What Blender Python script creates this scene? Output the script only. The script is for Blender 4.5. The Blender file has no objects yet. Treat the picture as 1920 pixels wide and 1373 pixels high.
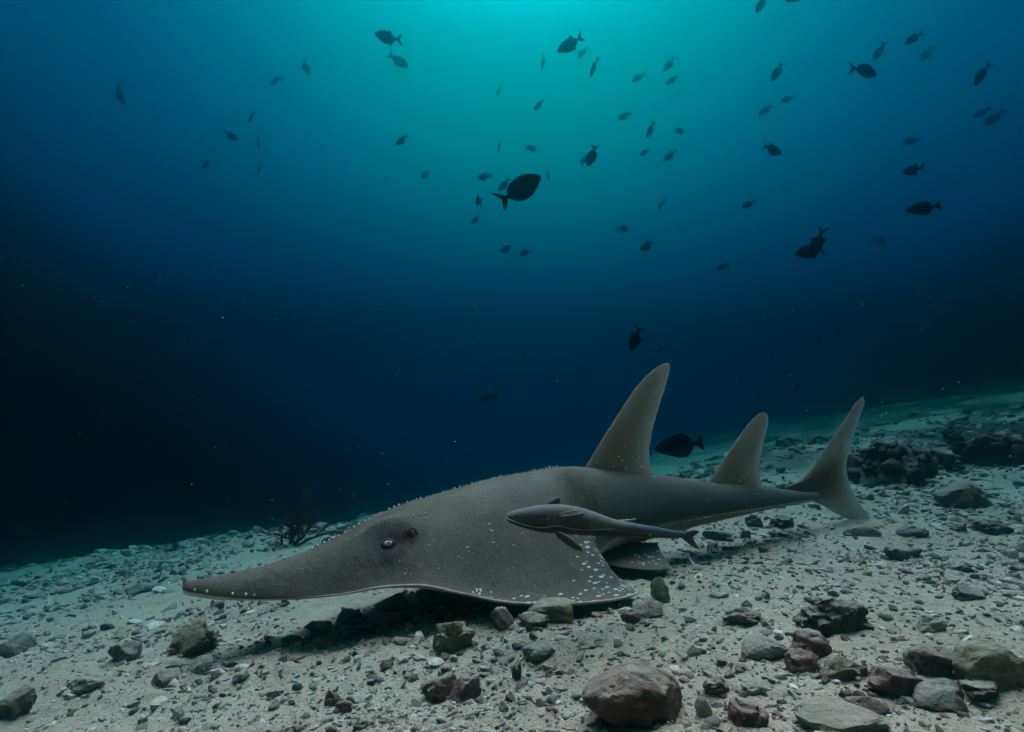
import bpy, bmesh, math, random
import numpy as np
from mathutils import Vector, Matrix, noise as mnoise

R = math.radians
random.seed(7)
rng = np.random.default_rng(7)
S = bpy.context.scene
C = S.collection

# ------------------------------------------------------------------ camera
CAM = Vector((0.0, 0.0, 0.27)); PITCH = R(10.0); FPX = 1100.0      # focal length in pixels of a 1920 wide frame
cd = bpy.data.cameras.new('camera'); cam = bpy.data.objects.new('camera', cd); C.objects.link(cam)
cam.location = CAM; cam.rotation_euler = (R(90) + PITCH, 0, 0)
cd.sensor_width = 36; cd.lens = 36 * FPX / 1920; cd.clip_start = 0.02; cd.clip_end = 300
S.camera = cam

# ------------------------------------------------------------------ light of the open water (world), sun, exposure
GLOW_EL, GLOW_AZ = R(50), R(3)      # where the daylight enters the water, ahead of and above the camera
W = bpy.data.worlds.new('World'); S.world = W; W.use_nodes = True
nt = W.node_tree; nt.nodes.clear()
def N(t, **k):
    n = nt.nodes.new(t)
    for a, b in k.items(): setattr(n, a, b)
    return n
tc = N('ShaderNodeTexCoord')
dot = N('ShaderNodeVectorMath', operation='DOT_PRODUCT')
dot.inputs[1].default_value = (math.sin(GLOW_AZ) * math.cos(GLOW_EL), math.cos(GLOW_AZ) * math.cos(GLOW_EL), math.sin(GLOW_EL))
wide = N('ShaderNodeVectorMath', operation='MULTIPLY'); wide.inputs[1].default_value = (1.3, 1, 1); nt.links.new(tc.outputs['Generated'], wide.inputs[0])
nrm_ = N('ShaderNodeVectorMath', operation='NORMALIZE'); nt.links.new(wide.outputs[0], nrm_.inputs[0]); nt.links.new(nrm_.outputs[0], dot.inputs[0])
ac = N('ShaderNodeMath', operation='ARCCOSINE'); nt.links.new(dot.outputs['Value'], ac.inputs[0])
dv = N('ShaderNodeMath', operation='DIVIDE'); dv.inputs[1].default_value = math.pi; nt.links.new(ac.outputs[0], dv.inputs[0])
ramp = N('ShaderNodeValToRGB'); nt.links.new(dv.outputs[0], ramp.inputs[0])
WSTOPS = [  # degrees from the brightest water, radiance
    (0,  (.004, .086, .070)), (8, (.001, .079, .064)), (15, (.0, .067, .057)), (22, (.0, .054, .053)), (31, (.0, .0325, .0450)),
    (41, (.0, .0175, .0335)), (49, (.0, .0135, .0290)), (54, (.0, .0060, .0138)), (59, (.0, .0013, .0031)), (67, (.0, .0002, .0005)),
    (90, (.0, .00006, .0002)), (180, (.0, .00003, .0001))]
el = ramp.color_ramp.elements
while len(el) > 1: el.remove(el[-1])
el[0].position = 0; el[0].color = (*WSTOPS[0][1], 1)
for d, c in WSTOPS[1:]:
    e = el.new(d / 180.0); e.color = (*c, 1)
bg = N('ShaderNodeBackground'); bg.inputs['Strength'].default_value = 1.0
# daylight from the surface overhead
sepw = N('ShaderNodeSeparateXYZ'); nt.links.new(tc.outputs['Generated'], sepw.inputs[0])
upm = N('ShaderNodeMapRange', interpolation_type='SMOOTHSTEP'); upm.inputs['From Min'].default_value = .72; upm.inputs['From Max'].default_value = 1.0
nt.links.new(sepw.outputs[2], upm.inputs['Value'])
upc = N('ShaderNodeMix', data_type='RGBA'); upc.inputs[6].default_value = (0, 0, 0, 1); upc.inputs[7].default_value = (.10, .14, .12, 1); nt.links.new(upm.outputs[0], upc.inputs[0])
add = N('ShaderNodeMix', data_type='RGBA', blend_type='ADD'); add.inputs[0].default_value = 1.0
nt.links.new(ramp.outputs[0], add.inputs[6]); nt.links.new(upc.outputs[2], add.inputs[7]); nt.links.new(add.outputs[2], bg.inputs['Color'])
wo = N('ShaderNodeOutputWorld'); nt.links.new(bg.outputs[0], wo.inputs['Surface'])

sd = bpy.data.lights.new('sun', 'SUN'); sun = bpy.data.objects.new('sun', sd); C.objects.link(sun)
sd.energy = 5.0; sd.angle = R(50); sd.color = (1.0, .156, .138)
SUN_EL, SUN_AZ = R(70), R(2)
sv = Vector((math.sin(SUN_AZ) * math.cos(SUN_EL), math.cos(SUN_AZ) * math.cos(SUN_EL), math.sin(SUN_EL)))
sun.rotation_euler = sv.to_track_quat('Z', 'Y').to_euler()
sun.location = sv * 9

S.view_settings.view_transform = 'Standard'; S.view_settings.look = 'None'
S.view_settings.gamma = 1; S.view_settings.exposure = 3.8; S.view_settings.use_curve_mapping = False
S.render.engine = 'CYCLES'
S.cycles.volume_bounces = 2; S.cycles.max_bounces = 6; S.cycles.diffuse_bounces = 3
S.cycles.use_denoising = True

# ------------------------------------------------------------------ helpers
CP, SP = math.cos(PITCH), math.sin(PITCH)
def at(px, py, Y):
    """point of the place seen towards a direction of the 1920x1373 frame, at distance Y ahead"""
    cx, cy = (px - 960) / FPX, (686.5 - py) / FPX
    d = (cx, CP - cy * SP, SP + cy * CP)
    k = Y / d[1]
    return Vector((CAM.x + d[0] * k, Y, CAM.z + d[2] * k))
def proj(p):
    dx, dy, dz = p[0] - CAM.x, p[1] - CAM.y, p[2] - CAM.z
    dep = dy * CP + dz * SP; up = -dy * SP + dz * CP
    return 960 + FPX * dx / dep, 686.5 - FPX * up / dep

def tag(o, label=None, cat=None, group=None, kind=None):
    if label: o['label'] = label
    if cat: o['category'] = cat
    if group: o['group'] = group
    if kind: o['kind'] = kind
    return o
def empty(name, loc):
    o = bpy.data.objects.new(name, None); C.objects.link(o); o.location = loc; o.empty_display_size = .05
    return o
def mesh_np(name, V, F, mat=None, smooth=True):
    """V (n,3), F (m,3) or (m,4) int array"""
    me = bpy.data.meshes.new(name)
    V = np.asarray(V, np.float32); F = np.asarray(F, np.int32)
    k = F.shape[1]
    me.vertices.add(len(V)); me.vertices.foreach_set('co', V.ravel())
    me.loops.add(F.size); me.loops.foreach_set('vertex_index', F.ravel())
    me.polygons.add(len(F)); me.polygons.foreach_set('loop_start', np.arange(0, F.size, k, dtype=np.int32))
    me.polygons.foreach_set('use_smooth', np.full(len(F), smooth))
    me.update(calc_edges=True); me.validate()
    if mat: me.materials.append(mat)
    return me
def sharp(me, deg=32):
    me.set_sharp_from_angle(angle=R(deg)); return me
def attr(me, name, vals):
    a = me.attributes.new(name, 'FLOAT', 'POINT'); a.data.foreach_set('value', np.asarray(vals, np.float32).ravel())
def attr_col(me, name, vals):
    a = me.attributes.new(name, 'FLOAT_COLOR', 'POINT'); a.data.foreach_set('color', np.asarray(vals, np.float32).ravel())
def link(name, me, parent=None):
    o = bpy.data.objects.new(name, me); C.objects.link(o); o.parent = parent
    return o
def grid_faces(nu, nv, close_v=False):
    i = np.arange(nu - 1)[:, None]; j = np.arange(nv if close_v else nv - 1)[None, :]
    j2 = (j + 1) % nv
    return np.stack([i * nv + j, (i + 1) * nv + j, (i + 1) * nv + j2, i * nv + j2], -1).reshape(-1, 4)

def hash2(ix, iy, seed=0):
    n = (ix.astype(np.int64) * 374761393 + iy.astype(np.int64) * 668265263 + seed * 974634777) & 0xffffffff
    n = ((n ^ (n >> 13)) * 1274126177) & 0xffffffff
    return ((n ^ (n >> 16)) & 0xffff) / 65535.0
def vnoise(x, y, seed=0):
    ix, iy = np.floor(x), np.floor(y); fx, fy = x - ix, y - iy
    fx = fx * fx * fx * (fx * (fx * 6 - 15) + 10); fy = fy * fy * fy * (fy * (fy * 6 - 15) + 10)
    ix, iy = ix.astype(np.int64), iy.astype(np.int64)
    a, b, c, d = hash2(ix, iy, seed), hash2(ix + 1, iy, seed), hash2(ix, iy + 1, seed), hash2(ix + 1, iy + 1, seed)
    return (a * (1 - fx) + b * fx) * (1 - fy) + (c * (1 - fx) + d * fx) * fy - .5
def sstep(a, b, x):
    t = np.clip((x - a) / (b - a), 0, 1); return t * t * (3 - 2 * t)
def interp(xs, ys, x):
    """smooth (monotone cubic) interpolation"""
    xs, ys, x = np.asarray(xs, float), np.asarray(ys, float), np.asarray(x, float)
    h = np.diff(xs); d = np.diff(ys) / h
    m = np.zeros_like(ys); m[0], m[-1] = d[0], d[-1]
    for i in range(1, len(xs) - 1):
        m[i] = 0 if d[i - 1] * d[i] <= 0 else 2 * d[i - 1] * d[i] / (d[i - 1] + d[i])
    i = np.clip(np.searchsorted(xs, x) - 1, 0, len(h) - 1)
    t = np.clip((x - xs[i]) / h[i], 0, 1)
    return ((2*t**3-3*t**2+1)*ys[i] + (t**3-2*t**2+t)*h[i]*m[i] + (-2*t**3+3*t**2)*ys[i+1] + (t**3-t**2)*h[i]*m[i+1])

# ------------------------------------------------------------------ materials
class Mat:
    def __init__(s, name, rough=.8, spec=.2):
        s.m = bpy.data.materials.new(name); s.m.use_nodes = True
        s.t = s.m.node_tree; s.b = s.t.nodes['Principled BSDF']; s.out = s.t.nodes['Material Output']
        s.b.inputs['Roughness'].default_value = rough; s.b.inputs['Specular IOR Level'].default_value = spec
    def n(s, t, **k):
        x = s.t.nodes.new(t)
        for a, b in k.items():
            if a.startswith('_'): x.inputs[a[1:].replace('_', ' ')].default_value = b
            else: setattr(x, a, b)
        return x
    def l(s, a, b): s.t.links.new(a, b)
    def coord(s, kind='Object'): return s.n('ShaderNodeTexCoord').outputs[kind]
    def noise(s, co, scale, detail=4, rough=.6):
        x = s.n('ShaderNodeTexNoise', _Scale=scale, _Detail=detail, _Roughness=rough); s.l(co, x.inputs['Vector']); return x
    def ramp(s, fac, stops):
        r = s.n('ShaderNodeValToRGB'); e = r.color_ramp.elements
        e[0].position, e[0].color = stops[0][0], (*stops[0][1], 1); e[1].position, e[1].color = stops[-1][0], (*stops[-1][1], 1)
        for p, c in stops[1:-1]:
            q = e.new(p); q.color = (*c, 1)
        s.l(fac, r.inputs[0]); return r.outputs[0]
    def mix(s, fac, a, b, blend='MIX'):
        x = s.n('ShaderNodeMix', data_type='RGBA', blend_type=blend)
        for v, i in ((fac, 0), (a, 6), (b, 7)):
            if isinstance(v, (int, float)): x.inputs[i].default_value = v
            elif isinstance(v, tuple): x.inputs[i].default_value = (*v, 1)
            else: s.l(v, x.inputs[i])
        return x.outputs[2]
    def math(s, op, a, b=None, clamp=False):
        x = s.n('ShaderNodeMath', operation=op, use_clamp=clamp)
        for v, i in ((a, 0), (b, 1)):
            if v is None: continue
            if isinstance(v, (int, float)): x.inputs[i].default_value = v
            else: s.l(v, x.inputs[i])
        return x.outputs[0]
    def attr(s, name):
        return s.n('ShaderNodeAttribute', attribute_name=name).outputs
    def bump(s, h, strength=.4, dist=.01, prev=None):
        x = s.n('ShaderNodeBump', _Strength=strength, _Distance=dist); s.l(h, x.inputs['Height'])
        if prev is not None: s.l(prev, x.inputs['Normal'])
        return x.outputs[0]
    def color(s, c):
        if isinstance(c, tuple): s.b.inputs['Base Color'].default_value = (*c, 1)
        else: s.l(c, s.b.inputs['Base Color'])
    def normal(s, x): s.l(x, s.b.inputs['Normal'])

def plain(name, col, rough=.7, spec=.2, var=.3, scale=40):
    m = Mat(name, rough, spec); n = m.noise(m.coord(), scale)
    m.color(m.ramp(n.outputs[0], [(.3, tuple(c * (1 - var) for c in col)), (.7, tuple(min(1, c * (1 + var)) for c in col))]))
    m.normal(m.bump(n.outputs[0], .2, .004)); return m.m

# sand
sm = Mat('sand', .95, .1); co = sm.coord()
n1 = sm.noise(co, 3.5, 6, .65); n2 = sm.noise(co, 24, 6, .7); n3 = sm.noise(co, 170, 4, .7)
base = sm.ramp(n1.outputs[0], [(.32, (.27, .25, .225)), (.48, (.54, .52, .485)), (.60, (.68, .66, .62))])
base = sm.mix(.55, base, sm.ramp(n2.outputs[0], [(.36, (.24, .225, .205)), (.48, (.54, .52, .485)), (.64, (.72, .70, .66))]))
base = sm.mix(.5, base, sm.ramp(n3.outputs[0], [(.34, (.20, .18, .165)), (.45, (.54, .52, .485)), (.7, (.74, .72, .68))]))
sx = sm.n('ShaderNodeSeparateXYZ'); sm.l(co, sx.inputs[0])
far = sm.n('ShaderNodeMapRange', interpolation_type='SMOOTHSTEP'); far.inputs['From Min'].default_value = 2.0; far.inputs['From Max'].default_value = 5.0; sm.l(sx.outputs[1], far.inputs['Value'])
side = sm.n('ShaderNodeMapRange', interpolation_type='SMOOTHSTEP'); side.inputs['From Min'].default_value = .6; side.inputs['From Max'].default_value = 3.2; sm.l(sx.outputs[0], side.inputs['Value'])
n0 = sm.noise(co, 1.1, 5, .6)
grown_dim = sm.math('MULTIPLY', sm.math('ADD', sm.math('MULTIPLY', sm.math('MULTIPLY', far.outputs[0], side.outputs[0]), .9), sm.math('MULTIPLY', side.outputs[0], .4)), sm.ramp(n0.outputs[0], [(.44, (.05, .05, .05)), (.60, (1, 1, 1))]), True)
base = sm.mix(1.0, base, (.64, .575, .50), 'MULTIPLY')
base = sm.mix(grown_dim, base, (.045, .046, .036))       # algae turf over the rubble slope, plus dimness painted into the right-hand ground
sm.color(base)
b1 = sm.bump(n2.outputs[0], .8, .02); b1 = sm.bump(n3.outputs[0], .8, .006, b1); sm.normal(b1)
M_SAND = sm.m

def rock_mat(name, c1, c2, c3, speck=(.5, .48, .42), sc=1.0):
    m = Mat(name, .92, .15); co = m.coord(); info = m.n('ShaderNodeObjectInfo')
    add = m.n('ShaderNodeVectorMath', operation='ADD'); m.l(co, add.inputs[0]); m.l(info.outputs['Random'], add.inputs[1]); co = add.outputs[0]
    a = m.noise(co, 9 * sc, 5, .65); b = m.noise(co, 60 * sc, 5, .7); v = m.n('ShaderNodeTexVoronoi', _Scale=95 * sc); m.l(co, v.inputs['Vector'])
    c = m.ramp(a.outputs[0], [(.35, c1), (.5, c2), (.66, c3)])
    c = m.mix(m.ramp(b.outputs[0], [(.42, (0, 0, 0)), (.62, (.7, .7, .7))]), c, tuple(x * .42 for x in c1))
    c = m.mix(m.ramp(b.outputs[0], [(.28, (.6, .6, .6)), (.38, (0, 0, 0))]), c, speck)
    geo = m.n('ShaderNodeNewGeometry'); sz = m.n('ShaderNodeSeparateXYZ'); m.l(geo.outputs['Normal'], sz.inputs[0])
    d_ = m.noise(co, 30 * sc, 5, .7)
    silt = m.math('MULTIPLY', m.ramp(sz.outputs[2], [(.45, (0, 0, 0)), (.95, (1, 1, 1))]), m.ramp(d_.outputs[0], [(.36, (0, 0, 0)), (.58, (.9, .9, .9))]))
    c = m.mix(silt, c, (.32, .295, .26))      # silt and sand lying on top
    m.color(c)
    h = m.bump(b.outputs[0], 1.0, .012); h = m.bump(v.outputs['Distance'], .5, .004, h); m.normal(h)
    return m.m
M_ROCK = {
    'brown': rock_mat('brown_rock', (.09, .068, .053), (.14, .105, .082), (.195, .145, .115)),
    'dark': rock_mat('dark_rock', (.045, .042, .036), (.075, .066, .055), (.11, .095, .08), (.25, .23, .2)),
    'olive': rock_mat('olive_rock', (.14, .128, .08), (.21, .195, .125), (.29, .27, .185)),
    'grey': rock_mat('grey_coral_rock', (.20, .19, .17), (.28, .265, .24), (.38, .365, .33)),
    'pale': rock_mat('pale_coral_rock', (.33, .31, .275), (.43, .41, .37), (.52, .50, .46), (.65, .62, .58)),
    'red': rock_mat('red_algae_rock', (.095, .048, .045), (.155, .082, .076), (.23, .135, .125)),
    'pink': rock_mat('pink_brown_rock', (.095, .070, .056), (.165, .105, .088), (.27, .16, .14)),
}
# fine rubble reads its colour from the piece
rm = Mat('rubble', .93, .12); n = rm.noise(rm.coord(), 120, 4, .7)
rm.color(rm.mix(.75, rm.attr('tint')['Color'], rm.ramp(n.outputs[0], [(.3, (.35, .35, .35)), (.7, (1.4, 1.4, 1.4))]), 'MULTIPLY'))
rm.normal(rm.bump(n.outputs[0], .6, .004)); M_RUBBLE = rm.m

# ------------------------------------------------------------------ seabed
def terrain(x, y, fine=True):
    x, y = np.asarray(x, float), np.asarray(y, float)
    near = -.155 * .25 * np.log1p(np.exp(-(x - .05) / .25)) + .03 * np.clip(x, 0, 3)
    far = .01 + .155 * x + .003 * np.clip(x, 0, 8) ** 2 + (y - 5) * (-.055 * (1 - sstep(-1.5, 2.5, x)) + .012 * sstep(.5, 4, x))
    w = sstep(1.7, 5.5, y)
    z = near * (1 - w) + far * w 
    z = z + .05 * vnoise(x * .7, y * .7, 1) * (1 + w) + .10 * vnoise(x * .35 + 9, y * .35, 2) * w
    hol = np.exp(-(((x + .18) / .30) ** 2 + ((y - 1.02) / .16) ** 2)); z = z - .035 * hol       # scour below the chin
    if fine:
        z = z + .022 * vnoise(x * 3.1, y * 3.1, 3) + .014 * vnoise(x * 8.3, y * 8.3, 4) + .012 * vnoise(x * 21, y * 21, 5) + .008 * vnoise(x * 50, y * 50, 6)
        z = z + .05 * w * vnoise(x * 2.2, y * 2.2, 8) + .06 * w * sstep(.1, .4, vnoise(x * 1.3, y * 1.3, 9))
    return z
def tz(x, y): return float(terrain(np.array([x]), np.array([y]))[0])
nu, nv = 640, 560
u = np.linspace(-1, 1, nu); v = np.linspace(-1.0, 1, nv)
gx = .55 * np.sinh(u * math.asinh(19 / .55)); gy = 1.0 + .5 * np.sinh(np.where(v < 0, v * math.asinh(5 / .5), v * math.asinh(17 / .5)))
GX, GY = np.meshgrid(gx, gy, indexing='ij')
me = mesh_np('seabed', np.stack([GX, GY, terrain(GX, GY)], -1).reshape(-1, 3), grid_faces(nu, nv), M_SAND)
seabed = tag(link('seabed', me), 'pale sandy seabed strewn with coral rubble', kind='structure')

# ------------------------------------------------------------------ rocks and rubble
def ico(sub):
    bm = bmesh.new(); bmesh.ops.create_icosphere(bm, subdivisions=sub, radius=1.0)
    V = np.array([q.co[:] for q in bm.verts]); F = np.array([[w.index for w in f.verts] for f in bm.faces]); bm.free()
    return V, F
ICO = {k: ico(k) for k in (1, 2, 3, 4, 5)}
def lumpy(sub, seed, amp=.28, freq=1.3, ridged=False, holes=0, squash=None):
    V, F = ICO[sub]; V = V.copy(); r = random.Random(seed); off = Vector((r.uniform(-50, 50), r.uniform(-50, 50), r.uniform(-50, 50)))
    out = np.empty_like(V)
    hs = [Vector((r.gauss(0, 1), r.gauss(0, 1), abs(r.gauss(0, 1)))).normalized() for _ in range(holes)]
    for i, p in enumerate(V):
        p = Vector(p); s = 1.0; a, f = amp, freq
        for o in range(6 if sub > 3 else 4):
            nz = mnoise.noise(p * f + off * (o + 1)); s += a * ((1 - 2 * abs(nz)) * .6 if ridged and o else nz * 1.3); a *= .56; f *= 2.1
        for h in hs:
            dd = (p - h).length; s -= .28 * math.exp(-(dd / .22) ** 2)
        out[i] = p * s
    # a few flat facets, as broken coral rock has
    for _ in range(11 if sub < 4 else 5):
        nrm = np.array(Vector((r.gauss(0, 1), r.gauss(0, 1), r.gauss(0, 1))).normalized()); lim = r.uniform(.55, .92)
        dd = out @ nrm; m = dd > lim; out[m] -= np.outer((dd[m] - lim) * .9, nrm)
    return out, F
def finger(sub, seed, branch=False):
    V, F = lumpy(sub, seed, .18, 1.6); r = random.Random(seed)
    V = V * np.array([1.0, .34, .32]); V[:, 1] *= 1 + .35 * np.sin(V[:, 0] * 2.5 + seed); V[:, 2] += .22 * (V[:, 0] ** 2) * r.uniform(-1, 1); V[:, 1] += .35 * V[:, 0] ** 2 * r.uniform(-1, 1)
    return V, F
rock_i = [0]
def rock(name, px, py, w, h, mat, label, shape='lump', Y=None, cat='rock', group=None, amp=.28, sub=4, yaw=None, deep=.8, holes=0, seed=None):
    """a rock whose foot shows at (px, py+h/2) of the frame; w, h its size there"""
    rock_i[0] += 1; seed = seed or rock_i[0] * 13 + 5
    # march along the view ray through the foot until it meets the seabed
    if Y is None:
        Y = 8.0
        for yy in np.geomspace(.45, 14, 900):
            p = at(px, py + h * .42, yy)
            if p.z <= tz(p.x, p.y): Y = yy; break
    c = at(px, py, Y); mpp = Y / FPX
    V, F = finger(min(sub, 3), seed) if shape == 'finger' else lumpy(sub, seed, amp, 1.25, shape == 'rough', holes)
    V = V - (V.max(0) + V.min(0)) / 2
    V = V * np.array([w, w * deep, h * 1.28]) * mpp * .5 / np.abs(V).max(0)
    if shape == 'block': V = np.sign(V) * np.abs(V) ** .8 * (np.abs(V).max(0) ** .2)
    me = sharp(mesh_np(name, V, F, M_ROCK[mat]), 40)
    o = link(name, me); g = tz(c.x, Y + w * deep * mpp * .25)
    o.location = (c.x, Y + w * deep * mpp * .25, g + h * mpp * .24)
    if yaw: o.rotation_euler.z = yaw
    return tag(o, label, cat, group)

ROCKS = [
 ('boulder', 1195, 1318, 188, 96, 'pink', 'big smooth brown boulder with a pinkish face at the bottom of the picture', dict(amp=.16, sub=5)),
 ('rock', 1570, 1155, 128, 62, 'dark', 'dark lumpy rock alone on pale sand below the tail fin', dict(holes=4, sub=5)),
 ('boulder', 1865, 1258, 118, 76, 'olive', 'rounded dark olive boulder at the edge of the picture', dict(amp=.15)),
 ('boulder', 1765, 1242, 92, 50, 'brown', 'low brown boulder beside the rounded olive one', dict(amp=.2)),
 ('rock', 1527, 1212, 76, 46, 'red', 'reddish brown block with a notched top', dict(shape='block')),
 ('rock', 1512, 1243, 60, 36, 'pink', 'small rounded stone right below the notched reddish block', {}),
 ('rock', 1590, 1258, 84, 40, 'brown', 'flat brown stone in the rubble heap below the notched reddish block', {}),
 ('rock', 1440, 1222, 92, 36, 'grey', 'long low grey stone beside the notched reddish block', dict(amp=.2)),
 ('rock', 850, 1202, 78, 52, 'olive', 'olive rock with dark holes in front of the pectoral fin', dict(holes=9, sub=5)),
 ('coral_chunk', 1032, 1149, 84, 38, 'olive', 'yellowish log shaped coral chunk in front of the pectoral fin', dict(amp=.12, shape='block')),
 ('coral_finger', 1000, 1165, 56, 18, 'olive', 'thin finger of coral lying against the yellowish log shaped chunk', dict(shape='finger', cat='coral piece')),
 ('rock', 942, 1164, 44, 38, 'grey', 'mottled grey stone between the holed olive rock and the coral log', {}),
 ('rock', 357, 1203, 78, 56, 'olive', 'olive rock on the sand below the tip of the snout', dict(holes=3, sub=5)),
 ('rock', 22, 1325, 58, 52, 'brown', 'brown rock in the lower left corner', dict(holes=2)),
 ('rock', 820, 1298, 62, 38, 'pink', 'half buried stone with a red side, the left one of a pair', {}),
 ('rock', 872, 1300, 56, 40, 'red', 'half buried stone with a red side, the right one of a pair', {}),
 ('rock', 1396, 1162, 66, 30, 'brown', 'small brown rock with pointed end, between the pectoral fin and the dark lumpy rock', dict(amp=.35)),
 ('coral_chunk', 1240, 1114, 36, 44, 'olive', 'upright greenish coral chunk beyond the pectoral fin tip', dict(amp=.2)),
 ('rock', 1217, 1143, 58, 34, 'pale', 'pale lumpy stone in front of the upright greenish chunk', {}),
 ('rock', 1192, 1158, 50, 20, 'brown', 'flat brown stone beside the pale lumpy stone', {}),
 ('rock', 1622, 996, 64, 22, 'brown', 'brown stone under the lower tip of the tail fin', dict(amp=.2)),
 ('rock', 1418, 978, 36, 22, 'dark', 'dark stone behind the remora tail, nearer the tail fin', {}),
 ('rock', 1468, 982, 42, 20, 'dark', 'dark stone on the sand under the tail stalk', {}),
 ('rock', 1350, 1006, 56, 18, 'dark', 'low dark stone just behind the tail of the remora', dict(shape='finger')),
 ('slab', 1595, 1357, 152, 36, 'olive', 'flat yellowish slab at the bottom edge of the picture', dict(amp=.14)),
 ('rock', 1407, 1342, 68, 44, 'red', 'dull red stone between the big boulder and the yellowish slab', dict(shape='block')),
 ('coral_finger', 1321, 1328, 30, 40, 'pale', 'pale upright oval coral stub right of the big boulder', dict(amp=.12, cat='coral piece')),
 ('rock', 1345, 1290, 46, 26, 'brown', 'rounded brown stone above the pale oval stub', {}),
 ('rock', 1685, 1285, 96, 46, 'red', 'dark red crusted rock in the heap near the olive boulder', dict(shape='rough', holes=2)),
 ('rock', 1775, 1310, 92, 44, 'dark', 'dark jagged rock in the heap below the low brown boulder', dict(shape='rough')),
 ('rock', 1850, 1305, 66, 26, 'dark', 'dark flat stone under the rounded olive boulder', {}),
 ('rock', 1640, 1330, 70, 30, 'pink', 'pinkish flat stone above the yellowish slab', {}),
 ('rock', 622, 1314, 30, 26, 'red', 'dark red pebble alone on the sand at the lower left', {}),
 ('rock', 642, 1328, 30, 20, 'red', 'smaller red pebble beside the lone dark red one', {}),
 ('rock', 372, 1252, 40, 26, 'pale', 'pale round stone at the tip of the snout shadow', dict(amp=.12)),
 ('rock', 226, 1228, 60, 30, 'brown', 'rough brown stone on the sand at the far left', dict(shape='rough')),
 ('rock', 258, 1106, 50, 20, 'dark', 'dark flat stone behind the tip of the snout', dict(amp=.15)),
 ('rock', 298, 1280, 54, 20, 'red', 'long reddish stone on the sand below the olive rock', dict(shape='finger')),
 ('rock', 150, 1290, 60, 26, 'grey', 'grey knobbly stone near the lower left corner', dict(shape='rough')),
 ('rock', 20, 1215, 60, 34, 'dark', 'dark rock at the left edge of the picture', {}),
 ('coral_finger', 967, 1262, 24, 34, 'dark', 'dark curved coral finger standing in the sand', dict(shape='finger', yaw=1.3, cat='coral piece')),
 ('rock', 1815, 930, 100, 52, 'brown', 'brown block on the slope beyond the tail fin', dict(amp=.25)),
 ('rock', 1720, 1000, 60, 22, 'grey', 'grey slab on the slope right of the tail fin', {}),
 ('rock', 1865, 990, 70, 26, 'dark', 'dark slab at the right edge below the brown block', {}),
 ('rock', 1755, 1170, 52, 30, 'grey', 'grey stone between the dark lumpy rock and the right edge', {}),
 ('rock', 1830, 1110, 60, 26, 'dark', 'dark stone on pale sand near the right edge', {}),
 ('rock', 1700, 1040, 66, 24, 'dark', 'dark elongated stone on the sand right of the tail fin', dict(shape='finger')),
 ('rock', 1010, 1232, 60, 22, 'grey', 'grey flat fragment below the mottled grey stone', {}),
 ('rock', 1110, 1205, 48, 24, 'pale', 'pale ring shaped coral fragment in the middle of the sand', dict(holes=3)),
 ('rock', 1420, 1292, 46, 24, 'grey', 'grey oval stone above the dull red stone', {}),
]
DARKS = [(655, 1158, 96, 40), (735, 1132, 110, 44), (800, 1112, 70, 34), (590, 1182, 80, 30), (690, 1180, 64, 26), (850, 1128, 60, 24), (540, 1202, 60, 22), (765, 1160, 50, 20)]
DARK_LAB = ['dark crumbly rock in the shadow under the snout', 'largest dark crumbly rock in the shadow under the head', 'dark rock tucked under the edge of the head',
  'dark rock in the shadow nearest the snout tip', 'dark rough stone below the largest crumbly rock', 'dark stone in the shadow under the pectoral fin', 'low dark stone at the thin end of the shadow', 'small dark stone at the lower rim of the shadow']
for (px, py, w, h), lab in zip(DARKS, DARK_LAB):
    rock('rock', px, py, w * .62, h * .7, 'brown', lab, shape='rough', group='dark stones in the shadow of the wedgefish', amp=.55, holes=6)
for nm, px, py, w, h, mt, lab, kw in ROCKS:
    rock(nm, px, py, w, h, mt, lab, **kw)

# countable fragments: 300 individuals sharing a few shapes
KINDS = {
 'grey': ('coral_fragment', 'small grey coral fragment lying loose on the sand', 'grey coral fragments on the sand'),
 'red': ('red_fragment', 'small red crusted fragment lying loose on the sand', 'dull red fragments on the sand'),
 'olive': ('olive_fragment', 'small olive coral fragment lying loose on the sand', 'olive fragments on the sand'),
 'pale': ('pale_fragment', 'small pale coral fragment lying loose on the sand', 'pale fragments on the sand'),
 'dark': ('dark_fragment', 'small dark stone lying loose on the sand', 'dark stones on the sand'),
 'brown': ('brown_fragment', 'small brown stone lying loose on the sand', 'brown stones on the sand')}
frag = {}
for k in KINDS:
    frag[k] = [sharp(mesh_np(KINDS[k][0], *(finger(3, 900 + i * 7 + len(k)) if i % 3 == 0 else lumpy(3, 400 + i * 11 + len(k), .38, 1.5, i % 2 == 1)), M_ROCK[k])) for i in range(6)]
def clump(x, y): return vnoise(x * 2.3, y * 2.3, 21) + .6 * vnoise(x * 6, y * 6, 22)
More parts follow.
